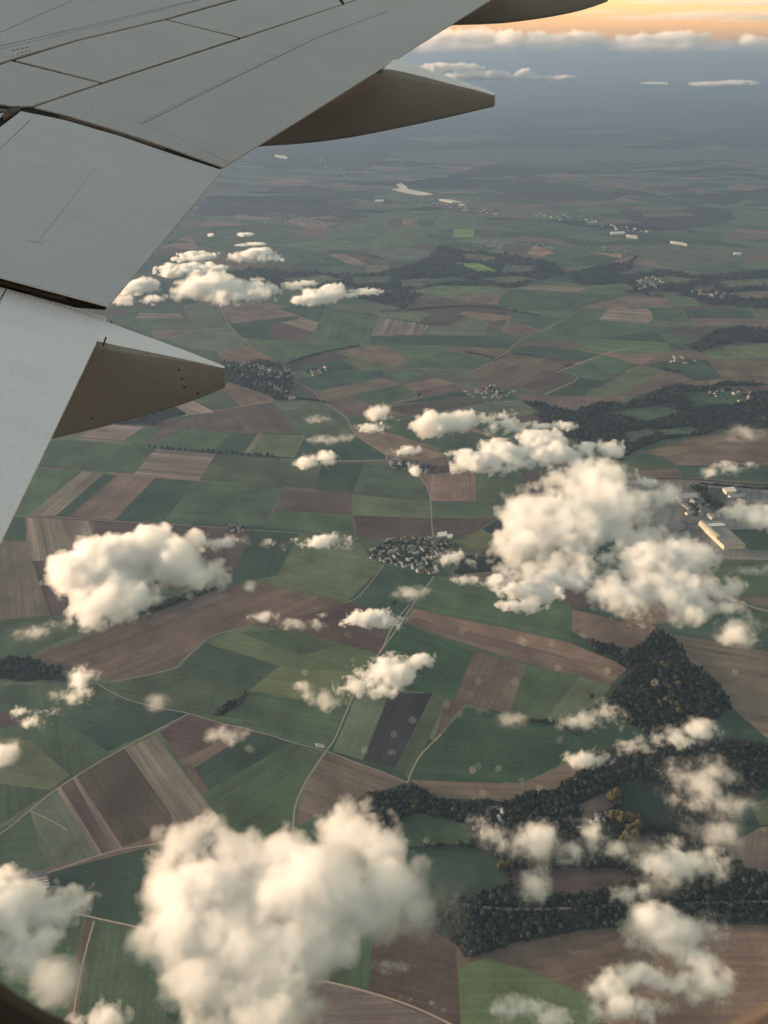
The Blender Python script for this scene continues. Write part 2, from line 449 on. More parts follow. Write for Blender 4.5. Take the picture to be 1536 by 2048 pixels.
 ('B1',[(1155,1610),(1240,1570),(1222,1615),(1165,1635)]),
 ('PL',[(1245,1560),(1320,1555),(1345,1650),(1290,1660),(1240,1645)]),
 ('B0',[(1020,1738),(1230,1735),(1290,1760),(1180,1785),(1020,1800)]),
 ('G0',[(800,1700),(930,1690),(1000,1720),(1020,1770),(900,1800),(830,1790)]),
 ('GY',[(1500,1610),(1640,1560),(1640,1640),(1520,1650)]),
 ('B1',[(1440,1700),(1520,1655),(1640,1640),(1640,1760),(1500,1742)]),
 ('B0',[(745,1850),(855,1857),(912,1895),(922,2060),(760,2010),(738,1985)]),
 ('G1',[(640,1890),(745,1855),(738,1985),(660,1965)]),
 ('S', [(580,1960),(660,1962),(738,1985),(930,2060),(500,2070)]),
 ('G2',[(918,1935),(970,1915),(1050,1940),(1170,1985),(1220,2070),(922,2070)]),
 ('B1',[(968,1907),(1168,1857),(1300,1862),(1310,1960),(1200,2000),(1050,1940)]),
 ('B2',[(1310,1862),(1440,1850),(1640,1852),(1640,2080),(1220,2080),(1200,2000),(1310,1960)]),
]
# road: half-width in metres, tone, centre line in photograph pixels
FIELDS += [('WH', [(781,379),(800,376),(792,369),(802,366),(812,372),(816,378),(862,387),(866,390),(836,391),(806,385)]), ('WH', [(920,408),(930,409),(926,412),(915,410)])]
ROADS = [
 (2.6,'GR',[(440,608),(448,632),(462,655),(500,690),(548,722),(572,738),(583,757),(605,770),(628,785),(648,805),(692,835),(705,860),(735,885),(772,908),(812,935),(838,952),(856,980),(862,1010),(864,1055),(870,1095),(868,1130),(866,1155),(835,1195),(815,1225),(785,1270),(755,1310),(715,1372),(690,1430),(668,1480),(652,1502),(620,1550),(603,1580),(590,1615),(585,1660)]),
 (1.7,'S',[(-60,1700),(0,1668),(60,1620),(113,1578),(180,1535),(247,1496),(320,1457),(378,1427)]),
 (1.4,'GR',[(195,1368),(250,1397),(320,1416),(378,1427),(440,1446),(490,1457),(540,1470),(582,1484),(652,1502),(720,1528),(770,1546),(815,1565)]),
 (1.7,'S',[(60,1757),(100,1744),(200,1710),(245,1698),(330,1684),(370,1668)]),
 (1.4,'T',[(815,1566),(822,1545),(840,1512),(862,1488),(883,1468)]),
 (1.8,'T',[(150,1826),(200,1838),(260,1851),(310,1866)]),
 (1.5,'T',[(188,1842),(172,1900),(158,1960),(142,2060)]),
 (1.6,'S',[(8,1030),(55,1033),(140,1036),(250,1044),(330,1048),(450,1056),(520,1061),(600,1066)]),
 (2.5,'S',[(940,745),(985,722),(1018,700),(1030,688),(1060,670),(1090,660),(1130,638),(1165,614)]),
 (2.2,'S',[(330,845),(370,832),(430,822),(510,808),(545,804)]),
 (2.2,'GR',[(650,745),(740,739),(810,737),(940,740)]),
 (3.5,'GR',[(560,918),(670,921),(760,920),(810,910)]),
 (3.5,'GR',[(770,905),(778,925),(785,935),(815,940),(840,950)]),
 (5.0,'N',[(1240,955),(1380,958),(1470,966),(1640,978)]),
 (5.0,'GR',[(1420,1165),(1450,1188),(1490,1208),(1536,1222),(1640,1240)]),
 (3.5,'S',[(1380,1118),(1440,1114),(1536,1118),(1640,1120)]),
 (3.0,'S',[(885,1803),(950,1812),(1010,1818),(1100,1818),(1200,1812),(1330,1808),(1640,1800)]),
 (1.4,'S',[(135,1660),(100,1640),(60,1622)]),
 (1.5,'T',[(820,1208),(790,1245),(760,1306)]),
 (1.3,'S',[(500,1252),(430,1270),(400,1290),(370,1318),(345,1338),(225,1364)]),
 (2.0,'T',[(1088,790),(1155,758),(1130,742)]),
 (1.5,'S',[(765,814),(800,803),(838,792)]),
 (3.0,'T',[(1113,745),(1208,708),(1260,697)]),
 (1.6,'S',[(690,1206),(720,1190),(768,1130)]),
 (1.8,'T',[(615,1962),(660,1965),(740,1985),(830,2015),(930,2062)]),
]

rng = random.Random(7)
def rough_edge(pts, amount, depth=4):
    """fractal outline of a wood"""
    out = list(pts)
    for k in range(depth):
        new = []
        for a, b in zip(out, out[1:] + out[:1]):
            L = math.hypot(b[0] - a[0], (b[1] - a[1]))
            new.append(a)
            if L > 9:
                off = rng.uniform(-amount, amount) * L
                nx, ny = -(b[1] - a[1]) / L, (b[0] - a[0]) / L
                new.append(((a[0] + b[0]) / 2 + nx * off, (a[1] + b[1]) / 2 + ny * off * .5))
        out = new
        amount *= .9
    return out

def ground_xy(p):
    q = at_z(p[0], max(p[1], 165), GROUND)
    return (q.x, q.y)

def smooth_line(pts, n=4):
    out = []
    for i in range(len(pts) - 1):
        p0, p1, p2, p3 = pts[max(i - 1, 0)], pts[i], pts[i + 1], pts[min(i + 2, len(pts) - 1)]
        for k in range(n):
            t = k / n
            out.append(tuple(.5 * ((2 * p1[j]) + (-p0[j] + p2[j]) * t + (2 * p0[j] - 5 * p1[j] + 4 * p2[j] - p3[j]) * t * t + (-p0[j] + 3 * p1[j] - 3 * p2[j] + p3[j]) * t ** 3) for j in (0, 1)))
    out.append(tuple(pts[-1]))
    return out

POLY = [('ground', None, [(-60e3, -60e3), (60e3, -60e3), (60e3, 60e3), (-60e3, 60e3)])]
WOODS = []
for kind, pts in FIELDS:
    if kind == 'W':
        pts = rough_edge(pts, .16)
        WOODS.append(pts)
    w = [ground_xy(p) for p in pts]
    POLY.append(('wood_floor' if kind == 'W' else 'field', kind, w))
ROADLINES = []
for hw, tone, pts in ROADS:
    c = smooth_line([ground_xy(p) for p in pts])
    ROADLINES.append(c)
    left, right = [], []
    for i, p in enumerate(c):
        a, b = Vector(c[max(i - 1, 0)]), Vector(c[min(i + 1, len(c) - 1)])
        d = (b - a).normalized()
        n = Vector((-d.y, d.x)) * hw
        left.append((p[0] + n.x, p[1] + n.y)); right.append((p[0] - n.x, p[1] - n.y))
    # roads as chains of quads so that bends never fold the outline
    for i in range(len(c) - 1):
        POLY.append(('road', (tone, len(ROADLINES)), [left[i], right[i], right[i + 1], left[i + 1]]))

S_ = 1e-3
cv, cf = [], []
for name, kind, w in POLY:
    a = sum(p[0] * q[1] - q[0] * p[1] for p, q in zip(w, w[1:] + w[:1]))
    if a < 0: w = w[::-1]
    cf.append(list(range(len(cv), len(cv) + len(w))))
    cv += [Vector((p[0] * S_, p[1] * S_)) for p in w]
rv, re_, rf, ov, oe, of = delaunay_2d_cdt(cv, [], cf, 0, 1e-5, True)
def inside(P, poly):
    x, y = P[:, 0], P[:, 1]
    res = np.zeros(len(P), bool)
    for (x0, y0), (x1, y1) in zip(poly, poly[1:] + poly[:1]):
        if y0 == y1: continue
        c = ((y0 > y) != (y1 > y)) & (x < (x1 - x0) * (y - y0) / (y1 - y0) + x0)
        res ^= c
    return res
rva = np.array([(v.x / S_, v.y / S_) for v in rv])
cen = np.array([rva[f].mean(0) for f in rf])
top_of = np.zeros(len(rf), int)
for i, (name, kind, w) in enumerate(POLY):
    top_of[inside(cen, [tuple(p) for p in w])] = i
groups = {}
for f, top in zip(rf, top_of):
    top = int(top)
    key = top if POLY[top][0] != 'road' else ('road', POLY[top][1][1])
    groups.setdefault(key, []).append(f)

def soil_material(name, kind):
    """earth or crop: the object's own colour, mottling, and streaks along the rows (the object's y axis)"""
    m, nb, b, out = material(name)
    oi = nb.new('ShaderNodeObjectInfo')
    tc = nb.new('ShaderNodeTexCoord').outputs['Object']
    shift = nb.vmath('ADD', tc, nb.vmath('MULTIPLY', oi.outputs['Location'], (1, 1, 0)))
    big = nb.noise(shift, 1 / 160, 3, .6)
    fine = nb.noise(shift, 1 / 9, 4, .7)
    rows = nb.noise(nb.vmath('MULTIPLY', tc, (1 / 14, 1 / 700, 0)), 1.0, 3, .7)
    bands = nb.noise(nb.vmath('MULTIPLY', tc, (1 / 45, 1 / 4000, 0)), 1.0, 1, .5)
    trams = nb.math('PINGPONG', nb.vmath('DOT_PRODUCT', tc, (1, 0, 0)), 14.0)
    trams = nb.math('LESS_THAN', trams, 1.1)
    amt = {'crop': (.75, .4, .4, .25, .13), 'soil': (.8, .4, .6, .4, .06), 'stubble': (.4, .3, 1.0, 1.15, 0.0)}[kind]
    g = 1.0
    for s, k in ((big, amt[0]), (fine, amt[1]), (rows, amt[2]), (bands, amt[3])):
        g = nb.math('MULTIPLY', g, nb.math('ADD', 1.0, nb.math('MULTIPLY', nb.math('SUBTRACT', s, .5), k * 2)))
    g = nb.math('SUBTRACT', g, nb.math('MULTIPLY', trams, amt[4]))
    g = nb.math('MAXIMUM', g, .25)
    col = nb.vmath('SCALE', oi.outputs['Color'])
    col.node.inputs['Scale'].default_value = 1
    m.node_tree.links.new(g, col.node.inputs['Scale'])
    # patches where another tone shows through (bare soil in crops, weeds on soil)
    patch = nb.ramp(nb.noise(shift, 1 / 60, 5, .65), [(.55, 0.0), (.75, 1.0)])
    other = (.085, .072, .05) if kind == 'crop' else (.06, .07, .045)
    col = nb.mix(nb.math('MULTIPLY', patch, .35 if kind == 'crop' else .22), col, other)
    m.node_tree.links.new(col, b.inputs['Base Color'])
    b.inputs['Roughness'].default_value = .95
    b.inputs['Specular IOR Level'].default_value = .1
    return m
M_CROP, M_SOIL, M_STUB = soil_material('crop', 'crop'), soil_material('ploughed_soil', 'soil'), soil_material('stubble', 'stubble')

def flat_material(name, col, var=.3, scale=1 / 12):
    m, nb, b, out = material(name)
    tc = nb.new('ShaderNodeTexCoord').outputs['Object']
    n = nb.noise(tc, scale, 4, .65)
    lo, hi = [c * (1 - var) for c in col], [c * (1 + var) for c in col]
    m.node_tree.links.new(nb.mix(n, lo, hi), b.inputs['Base Color'])
    b.inputs['Roughness'].default_value = .9
    b.inputs['Specular IOR Level'].default_value = .2
    return m
M_ROAD = {k: flat_material('road_surface', tuple(c * 1.35 for c in ALB[k]) if k != 'N' else (.03, .03, .032)) for k in ('GR', 'S', 'T', 'N')}
M_FLOOR = flat_material('wood_floor', (.042, .040, .031), .7, 1 / 22)

def country_material():
    """open country beyond the surveyed fields: a patchwork of parcels with woods between"""
    m, nb, b, out = material('open_country')
    tc = nb.new('ShaderNodeTexCoord').outputs['Object']
    warp = nb.noise(tc, 1 / 900, 2, .5, out=1)
    p = nb.vmath('ADD', tc, nb.vmath('MULTIPLY', nb.vmath('SUBTRACT', warp, (.5, .5, .5)), (260, 260, 0)))
    rot = nb.new('ShaderNodeVectorRotate')
    rot.rotation_type = 'Z_AXIS'
    nb.put(rot.inputs['Vector'], p); rot.inputs['Angle'].default_value = .5
    q = nb.vmath('MULTIPLY', rot.outputs[0], (1 / 420, 1 / 250, 0))
    vo = nb.new('ShaderNodeTexVoronoi'); vo.voronoi_dimensions = '2D'; vo.distance = 'CHEBYCHEV'
    nb.put(vo.inputs['Vector'], q); vo.inputs['Scale'].default_value = 1
    vo.inputs['Randomness'].default_value = .85
    cell = nb.new('ShaderNodeSeparateColor'); nb.put(cell.inputs[0], vo.outputs['Color'])
    crop = nb.ramp(cell.outputs[0], [(0, ALB['G0']), (.22, ALB['G1']), (.42, ALB['G2']), (.56, ALB['GG']), (.68, ALB['B1']), (.82, ALB['B0']), (.93, ALB['B2'])], 'CONSTANT')
    fine = nb.noise(tc, 1 / 40, 4, .65)
    crop = nb.mix(1.0, crop, nb.ramp(fine, [(.2, .65), (.8, 1.3)]), 'MULTIPLY')
    dist = nb.vmath('LENGTH', tc)
    st = nb.vmath('MULTIPLY', tc, (1 / 2600, 1 / 1500, 0))
    wd = nb.noise(st, 1.0, 7, .6)
    thr = nb.new('ShaderNodeMapRange')
    nb.put(thr.inputs[0], dist); thr.inputs[1].default_value = 6000; thr.inputs[2].default_value = 22000
    thr.inputs[3].default_value = .60; thr.inputs[4].default_value = .525
    wood = nb.math('GREATER_THAN', wd, thr.outputs[0])
    tn = nb.noise(tc, 1 / 16, 3, .7)
    wcol = nb.mix(tn, (.012, .018, .015), (.032, .042, .030))
    col = nb.mix(wood, crop, wcol)
    # scattered pale roofs of far villages
    vd = nb.new('ShaderNodeTexVoronoi'); vd.voronoi_dimensions = '2D'
    nb.put(vd.inputs['Vector'], tc); vd.inputs['Scale'].default_value = 1 / 55
    town = nb.math('GREATER_THAN', nb.noise(nb.vmath('MULTIPLY', tc, (1 / 1900, 1 / 1300, 0)), 1.0, 3, .6), .60)
    town = nb.math('MULTIPLY', town, nb.math('LESS_THAN', vd.outputs['Distance'], .22))
    col = nb.mix(town, col, (.34, .31, .27))
    m.node_tree.links.new(col, b.inputs['Base Color'])
    b.inputs['Roughness'].default_value = .95
    b.inputs['Specular IOR Level'].default_value = .1
    return m
M_COUNTRY = country_material()

KIND_MAT = {'B0': M_SOIL, 'B1': M_SOIL, 'B2': M_SOIL, 'OR': M_SOIL, 'N': M_SOIL, 'WH': M_SOIL, 'PL': M_STUB, 'GR': M_SOIL, 'S': M_STUB, 'T': M_STUB}
for key, faces in sorted(groups.items(), key=lambda kv: (isinstance(kv[0], tuple), kv[0] if not isinstance(kv[0], tuple) else kv[0][1])):
    idx = sorted({i for f in faces for i in f})
    P = [Vector((rv[i].x / S_, rv[i].y / S_)) for i in idx]
    remap = {i: k for k, i in enumerate(idx)}
    if isinstance(key, tuple):
        name, tone = 'road', ROADS[key[1] - 1][1]
        mat, c, ang, col = M_ROAD[tone], Vector((0, 0)), 0.0, None
    else:
        name, kind, w = POLY[key]
        c = Vector((0, 0)) if name == 'ground' else sum((Vector(p) for p in w), Vector((0, 0))) / len(w)
        ang, col = 0.0, None
        if name == 'ground': mat = M_COUNTRY
        elif name == 'wood_floor': mat = M_FLOOR
        else:
            mat = KIND_MAT.get(kind, M_CROP)
            e = max(((Vector(q) - Vector(p)) for p, q in zip(w, w[1:] + w[:1])), key=lambda v: v.length)
            ang = math.atan2(e.y, e.x) - math.pi / 2
            j = [rng.uniform(.84, 1.18) for _ in range(3)]
            jj = rng.uniform(.85, 1.15)
            col = [a * jj * (1 + (b_ - 1) * .35) for a, b_ in zip(ALB[kind], j)]
    rot = Matrix.Rotation(-ang, 2)
    V = [rot @ (p - c) for p in P]
    me = mesh(name, [(v.x, v.y, 0) for v in V], [[remap[i] for i in f] for f in faces])
    o = link(name, me, mat)
    o.location = (c.x, c.y, GROUND)
    o.rotation_euler = (0, 0, ang)
    if col: o.color = (*col, 1)
    tag(o, kind='structure')
# ------------------------------------------------------------------ the wing
AFT = Vector((1.0, -.137, -.232)).normalized()
OUT = ray(1100, -600).normalized()
NRM = AFT.cross(OUT).normalized()
if NRM.z < 0: NRM.negate()
WP0 = at_depth(0, 1085, 8.0)

class Surf:
    """a flat skin: plane through p with normal n"""
    def __init__(s, p, n): s.p, s.n = p, n
    def at(s, px, py, up=0.0):
        d = ray(px, py)
        return d * ((s.p + s.n * up).dot(s.n) / d.dot(s.n))
WING = Surf(WP0, NRM)

def drooped(h0, h1, deg):
    """skin hinged along the line through two photograph points of the wing, turned down by deg"""
    a, b = WING.at(*h0), WING.at(*h1)
    n = Matrix.Rotation(R(deg), 3, (b - a).normalized()) @ NRM
    n2 = Matrix.Rotation(R(-deg), 3, (b - a).normalized()) @ NRM
    pick = n if n.dot(AFT) > n2.dot(AFT) else n2
    return Surf(a, pick)

def wing_paint(name, base, var=.06, rough=.36):
    m, nb, b, out = material(name)
    tc = nb.new('ShaderNodeTexCoord').outputs['Object']
    # streaks of grime run with the airflow
    ax = Vector(AFT); ay = NRM.cross(AFT).normalized()
    u = nb.vmath('DOT_PRODUCT', tc, tuple(ax)); v = nb.vmath('DOT_PRODUCT', tc, tuple(ay))
    cmb = nb.new('ShaderNodeCombineXYZ'); nb.put(cmb.inputs[0], nb.math('MULTIPLY', u, .55)); nb.put(cmb.inputs[1], nb.math('MULTIPLY', v, 2.6))
    streak = nb.noise(cmb.outputs[0], 1.0, 5, .6)
    blot = nb.noise(tc, .55, 4, .55)
    fine = nb.noise(tc, 18.0, 3, .6)
    grime = (base[0] * .74, base[1] * .68, base[2] * .60)
    fac = nb.math('MULTIPLY', nb.ramp(streak, [(.42, 0), (.78, 1)]), nb.ramp(blot, [(.35, .15), (.7, .9)]))
    col = nb.mix(nb.math('MULTIPLY', fac, .42), base, grime)
    warm = nb.ramp(nb.noise(tc, .35, 2, .5), [(.5, 0), (.72, 1)])
    col = nb.mix(nb.math('MULTIPLY', warm, .35), col, (base[0] * 1.06, base[1] * .97, base[2] * .84))
    col = nb.mix(1.0, col, nb.ramp(fine, [(.3, 1 - var), (.7, 1 + var)]), 'MULTIPLY')
    m.node_tree.links.new(col, b.inputs['Base Color'])
    m.node_tree.links.new(nb.math('ADD', rough - .1, nb.math('MULTIPLY', blot, .22)), b.inputs['Roughness'])
    bump = nb.new('ShaderNodeBump'); bump.inputs['Strength'].default_value = .05; bump.inputs['Distance'].default_value = .05
    nb.put(bump.inputs['Height'], nb.noise(tc, 1.3, 2, .5))
    m.node_tree.links.new(bump.outputs[0], b.inputs['Normal'])
    return m
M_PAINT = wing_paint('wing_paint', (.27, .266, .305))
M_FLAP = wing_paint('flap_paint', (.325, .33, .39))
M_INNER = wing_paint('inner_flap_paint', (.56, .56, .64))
M_FAIR_SHADE = wing_paint('fairing_grime_shade', (.14, .143, .165), .12, .5)  # grime and shade of the flanks, both put into a darker base colour
M_DARK = flat_material('dark_gap', (.012, .011, .011), .4, 3)
M_SEAL = flat_material('seal_strip', (.075, .055, .048), .5, 6)
M_SEAM = flat_material('seam_line', (.10, .10, .10), .3, 3)
M_RIVET = flat_material('rivet_head', (.07, .07, .07), .3, 30)
M_STEEL = flat_material('bare_metal', (.28, .28, .29), .2, 4)

wing = bpy.data.objects.new('aircraft_wing', None)
COL.objects.link(wing)
tag(wing, 'pale grey airliner wing seen from above with its trailing edge flaps and dark undersides', 'aircraft wing')

def slab(name, pts, surf, mat, up=0.0, thick=.035, bottom=None, bev=.006, step=70, parent=None):
    """a skin panel: outline in photograph pixels laid on surf, thickness downwards"""
    # densify the outline and fill it so that the skin can carry shading
    out = []
    for a, b in zip(pts, pts[1:] + pts[:1]):
        n = max(1, int(math.hypot(b[0] - a[0], b[1] - a[1]) / step))
        out += [(a[0] + (b[0] - a[0]) * k / n, a[1] + (b[1] - a[1]) * k / n) for k in range(n)]
    T = [surf.at(x, y, up) for x, y in out]
    n = len(T)
    th = thick if not hasattr(thick, '__call__') else None
    B = [t - surf.n * (th if th is not None else thick(*p)) for t, p in zip(T, out)]
    bm = bmesh.new()
    tv = [bm.verts.new(v) for v in T]; bv = [bm.verts.new(v) for v in B]
    bm.faces.new(tv); bm.faces.new(bv[::-1])
    for i in range(n):
        bm.faces.new((tv[i], bv[i], bv[(i + 1) % n], tv[(i + 1) % n]))
    bmesh.ops.recalc_face_normals(bm, faces=bm.faces)
    me = bpy.data.meshes.new(name); bm.to_mesh(me); bm.free()
    o = link(name, me, mat, wing if parent is None else parent)
    if bev:
        md = o.modifiers.new('edge', 'BEVEL'); md.width = bev; md.segments = 2; md.limit_method = 'ANGLE'; md.angle_limit = R(50)
    return o

def strip(name, lines, surf, mat, parent, up=.002):
    """flat strips (seams, seals) on a skin, one part per line: lines of (width in m, [photograph points])"""
    for w, pts in lines:
        P = [surf.at(x, y, up) for x, y in pts]
        vs = []
        for i, p in enumerate(P):
            d = (P[min(i + 1, len(P) - 1)] - P[max(i - 1, 0)]).normalized()
            q = d.cross(surf.n).normalized() * (w / 2)
            vs += [p + q, p - q]
        link(name, mesh(name, vs, [(2 * i, 2 * i + 1, 2 * i + 3, 2 * i + 2) for i in range(len(P) - 1)]), mat, parent)

def rivets(name, rows, surf, parent, mat=None, up=.003):
    vs, fs = [], []
    u = surf.n.cross(AFT).normalized(); v = surf.n.cross(u).normalized()
    for rad, gap, pts in rows:
        P = [surf.at(x, y, up) for x, y in pts]
        for a, b in zip(P, P[1:]):
            n = max(1, int((b - a).length / gap))
            for k in range(n):
                c = a.lerp(b, k / n)
                i0 = len(vs)
                for j in range(6):
                    vs.append(c + (u * math.cos(j * 1.0472) + v * math.sin(j * 1.0472)) * rad * 1.45)
                fs.append(tuple(range(i0, i0 + 6)))
    return tag(link(name, mesh(name, vs, fs), mat or M_RIVET, parent), kind='stuff')

SF = drooped((0, 572), (212, 632), 5)
SM = drooped((40, 220), (445, 337), 2.5)

# structure under the skins (dark in the gaps), deep towards the front spar
box = slab('wing_box', [(-700, 60), (-300, -200), (300, -420), (900, -420), (1180, -190), (970, -2), (440, 326), (208, 606), (140, 600), (-10, 576), (-420, 640), (-700, 500)],
           WING, M_DARK, up=-.035, thick=lambda x, y: .12 if (x > 100 or y > 400) else .55, bev=0)
skin = slab('wing_skin', [(-700, 330), (-120, 166), (23, 117), (154, 79), (330, 37), (470, -3), (760, -92), (1180, -230), (900, -420), (300, -420), (-300, -200), (-700, 60)], WING, M_PAINT)
sp1 = slab('spoiler', [(22, 122), (199, 166), (64, 211), (30, 212), (-10, 206), (-300, 265), (-420, 268), (-120, 172)], WING, M_PAINT, up=-.004)
sp2 = slab('spoiler', [(31, 120), (155, 82), (331, 40), (476, 75.5), (204, 164)], WING, M_PAINT, up=-.003)
sp3 = slab('spoiler', [(336, 39), (470, 1), (640, -50), (684, 8), (482, 74)], WING, M_PAINT, up=-.003)
sp4 = slab('spoiler', [(646, -52), (760, -88), (1000, -165), (1010, -105), (690, 6)], WING, M_PAINT, up=-.003)
fo = slab('flap', [(68, 214), (204, 168), (482, 77.5), (690, 8), (1010, -102), (1230, -180), (1240, -168), (980, 0), (800, 113), (620, 226), (446, 334), (345, 297), (240, 262), (130, 229)], WING, M_PAINT, up=-.002)
mid = slab('flap', [(42, 222), (130, 240), (240, 272), (345, 308), (444, 340), (330, 476), (216, 611), (130, 588), (0, 553), (-420, 445), (-150, 360), (0, 254)], SM, M_FLAP)
inner = slab('flap', [(-420, 470), (0, 574), (60, 590), (140, 612), (212, 634), (190, 690), (97, 884), (0, 1085), (-150, 1395), (-420, 1250)], SF, M_INNER)
left = slab('flap', [(-420, 300), (-10, 228), (14, 224), (-14, 246), (-160, 350), (-420, 430)], WING, M_FLAP, up=-.01)

strip('seam', [(.012, [(-40, 74), (0, 65), (60, 38), (150, -2)]), (.014, [(-100, 116), (0, 92), (200, 46), (400, -2)]), (.010, [(-100, 122), (0, 98), (210, 49), (416, -4)]),
               (.008, [(0, 115), (60, 108)])], WING, M_SEAM, skin)
rivets('rivet_row', [(.007, .09, [(40, 112), (155, 76), (330, 34), (468, -6)]), (.007, .12, [(60, 96), (160, 68), (330, 26), (420, 4)])], WING, skin)
# worn stencil marks by the root
strip('stencil_mark', [(.035, [(24 + 9 * k, 101 - 2 * k), (29 + 9 * k, 100 - 2 * k)]) for k in range(4)] + [(.03, [(34 + 8 * k, 107 - 1.6 * k), (38 + 8 * k, 106 - 1.6 * k)]) for k in range(4)], WING, M_SEAL, skin, up=.003)
rivets('rivet_row', [(.009, .10, [(282, 246), (345, 214), (460, 158), (590, 96), (640, 72), (770, 24)]), (.009, .16, [(278, 243), (455, 156), (635, 68), (765, 20)]),
                     (.008, .13, [(130, 200), (210, 222), (280, 247), (345, 270), (400, 296), (420, 305)]), (.008, .1, [(545, 65), (590, 72), (634, 79)]), (.008, .1, [(560, 62), (634, 75)])], WING, fo, up=.002)
strip('seam', [(.010, [(284, 248), (460, 160), (635, 75), (775, 22)]), (.008, [(400, 298), (460, 326)]), (.006, [(812, 0), (870, 22)])], WING, M_SEAM, fo, up=.001)
rivets('rivet_row', [(.006, .06, [(190, 335), (130, 415), (70, 490)]), (.007, .07, [(70, 222), (60, 238), (52, 248)])], SM, mid)
strip('seam', [(.006, [(45, 480), (88, 487)]), (.010, [(60, 240), (0, 298), (-40, 336)])], SM, M_SEAM, mid)
rivets('rivet_row', [(.008, .07, [(12, 580), (70, 597), (140, 618), (200, 640)]), (.009, .06, [(10, 582), (4, 596), (-2, 610)])], SF, inner)
strip('seam', [(.02, [(14, 576), (2, 596), (-14, 616)]), (.007, [(70, 594), (140, 616), (208, 638)])], SF, M_SEAM, inner)
# seals in the gaps between the flaps
slab('gap_seal', [(-60, 548), (0, 559), (75, 580), (136, 596), (132, 600), (70, 585), (0, 566), (-60, 556)], WING, M_SEAL, up=-.02, thick=.01, bev=0)
slab('gap_seal', [(120, 231), (200, 251), (330, 295), (328, 299), (200, 257), (120, 235)], WING, M_SEAL, up=-.03, thick=.004, bev=0)
# fitting at the flap corner
slab('bracket', [(23, 213), (38, 211), (41, 217), (32, 222), (8, 238), (4, 230)], WING, M_SEAL, up=.006, thick=.04, bev=.004)
slab('bracket', [(-60, 207), (-2, 216), (26, 221), (24, 225), (-4, 221), (-60, 214)], WING, M_SEAM, up=.006, thick=.03, bev=.004)

def fairing(label, top, bottom, start, far0, far1, surf, ncap=.05, knobs=(), nst=14):
    """canoe fairing of a flap track: near side face traced on a fore-and-aft upright plane, then given its width outboard"""
    q0 = surf.at(*start)
    up = WING.n
    pn = AFT.cross(up).normalized()
    def on(px, py):
        d = ray(px, py)
        return d * (q0.dot(pn) / d.dot(pn))
    def resample(pts, n):
        L = [0.0]
        for a, b in zip(pts, pts[1:]): L.append(L[-1] + math.dist(a, b))
        res = []
        for k in range(n):
            t = L[-1] * k / (n - 1)
            i = max(j for j in range(len(L)) if L[j] <= t + 1e-9); i = min(i, len(pts) - 2)
            f = (t - L[i]) / (L[i + 1] - L[i])
            res.append((pts[i][0] + (pts[i + 1][0] - pts[i][0]) * f, pts[i][1] + (pts[i + 1][1] - pts[i][1]) * f))
        return res
    T = [on(*p) for p in resample(smooth_line(top, 3), nst)]
    B = [on(*p) for p in resample(smooth_line(bottom, 3), nst)]
    lat = OUT - AFT * OUT.dot(AFT); lat -= up * lat.dot(up); lat.normalize()
    s0 = on(*start)
    def width(base, target):
        d = ray(*target)
        q = d * (base.dot(tn) / d.dot(tn)) - base
        return q.dot(lat), (base + q - s0).dot(AFT)
    ridge = (T[-1] - s0).normalized()
    tn = ridge.cross(lat).normalized()
    (w0, a0), (w1, a1) = width(s0, far0), width(T[-1], far1)
    bm = bmesh.new()
    rings = []
    for t, b in zip(T, B):
        f = ((t - s0).dot(AFT) - a0) / (a1 - a0)
        w = max(.05, w0 + (w1 - w0) * max(-.3, f))
        h = (t - b).length
        dn = (b - t) / h
        r = min(.15 * h, .22 * w)
        ring = []
        # near side down, round the belly, far side up, over the top (rounded shoulders)
        for k in range(4):
            a = R(90) * k / 3
            ring.append(t + lat * (r - r * math.sin(a)) + dn * (r - r * math.cos(a)))
        rb = min(.16 * h, .25 * w)
        for k in range(5):
            a = R(90) * k / 4
            ring.append(b + lat * (rb - rb * math.cos(a)) - dn * (rb - rb * math.sin(a)))
        for k in range(5):
            a = R(90) * k / 4
            ring.append(b + lat * (w - rb + rb * math.sin(a)) - dn * (rb - rb * math.cos(a)))
        for k in range(4):
            a = R(90) * k / 3
            ring.append(t + lat * (w - r + r * math.cos(a)) + dn * (r - r * math.sin(a)))
        rings.append([bm.verts.new(p) for p in ring])
    for a, b in zip(rings, rings[1:]):
        n = len(a)
        for i in range(n): bm.faces.new((a[i], a[(i + 1) % n], b[(i + 1) % n], b[i]))
    bm.faces.new(rings[0]); bm.faces.new(rings[-1][::-1])
    bmesh.ops.recalc_face_normals(bm, faces=bm.faces)
    for f in bm.faces: f.smooth = len(f.verts) == 4
    me = bpy.data.meshes.new('flap_track_fairing'); bm.to_mesh(me); bm.free()
    o = link('flap_track_fairing', me, [M_FAIR_SHADE, M_INNER], wing)
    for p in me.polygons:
        if p.normal.dot(tn if tn.z > 0 else -tn) > .86: p.material_index = 1  # light tops, dark flanks: the fall of light is put into the colour
    md = o.modifiers.new('edge', 'BEVEL'); md.width = .012; md.segments = 3; md.limit_method = 'ANGLE'; md.angle_limit = R(60)
    o['label'] = label
    for x, y, rad in knobs:
        c = on(x, y)
        c = c + pn * (-.004 if pn.dot(c) > 0 else .004)
        vs = [c + (AFT * math.cos(j * .7854) * 1.5 + up * math.sin(j * .7854)) * rad for j in range(8)]
        link('drain_hole', mesh('drain_hole', vs, [tuple(range(8))]), M_DARK, o)
    return o, on

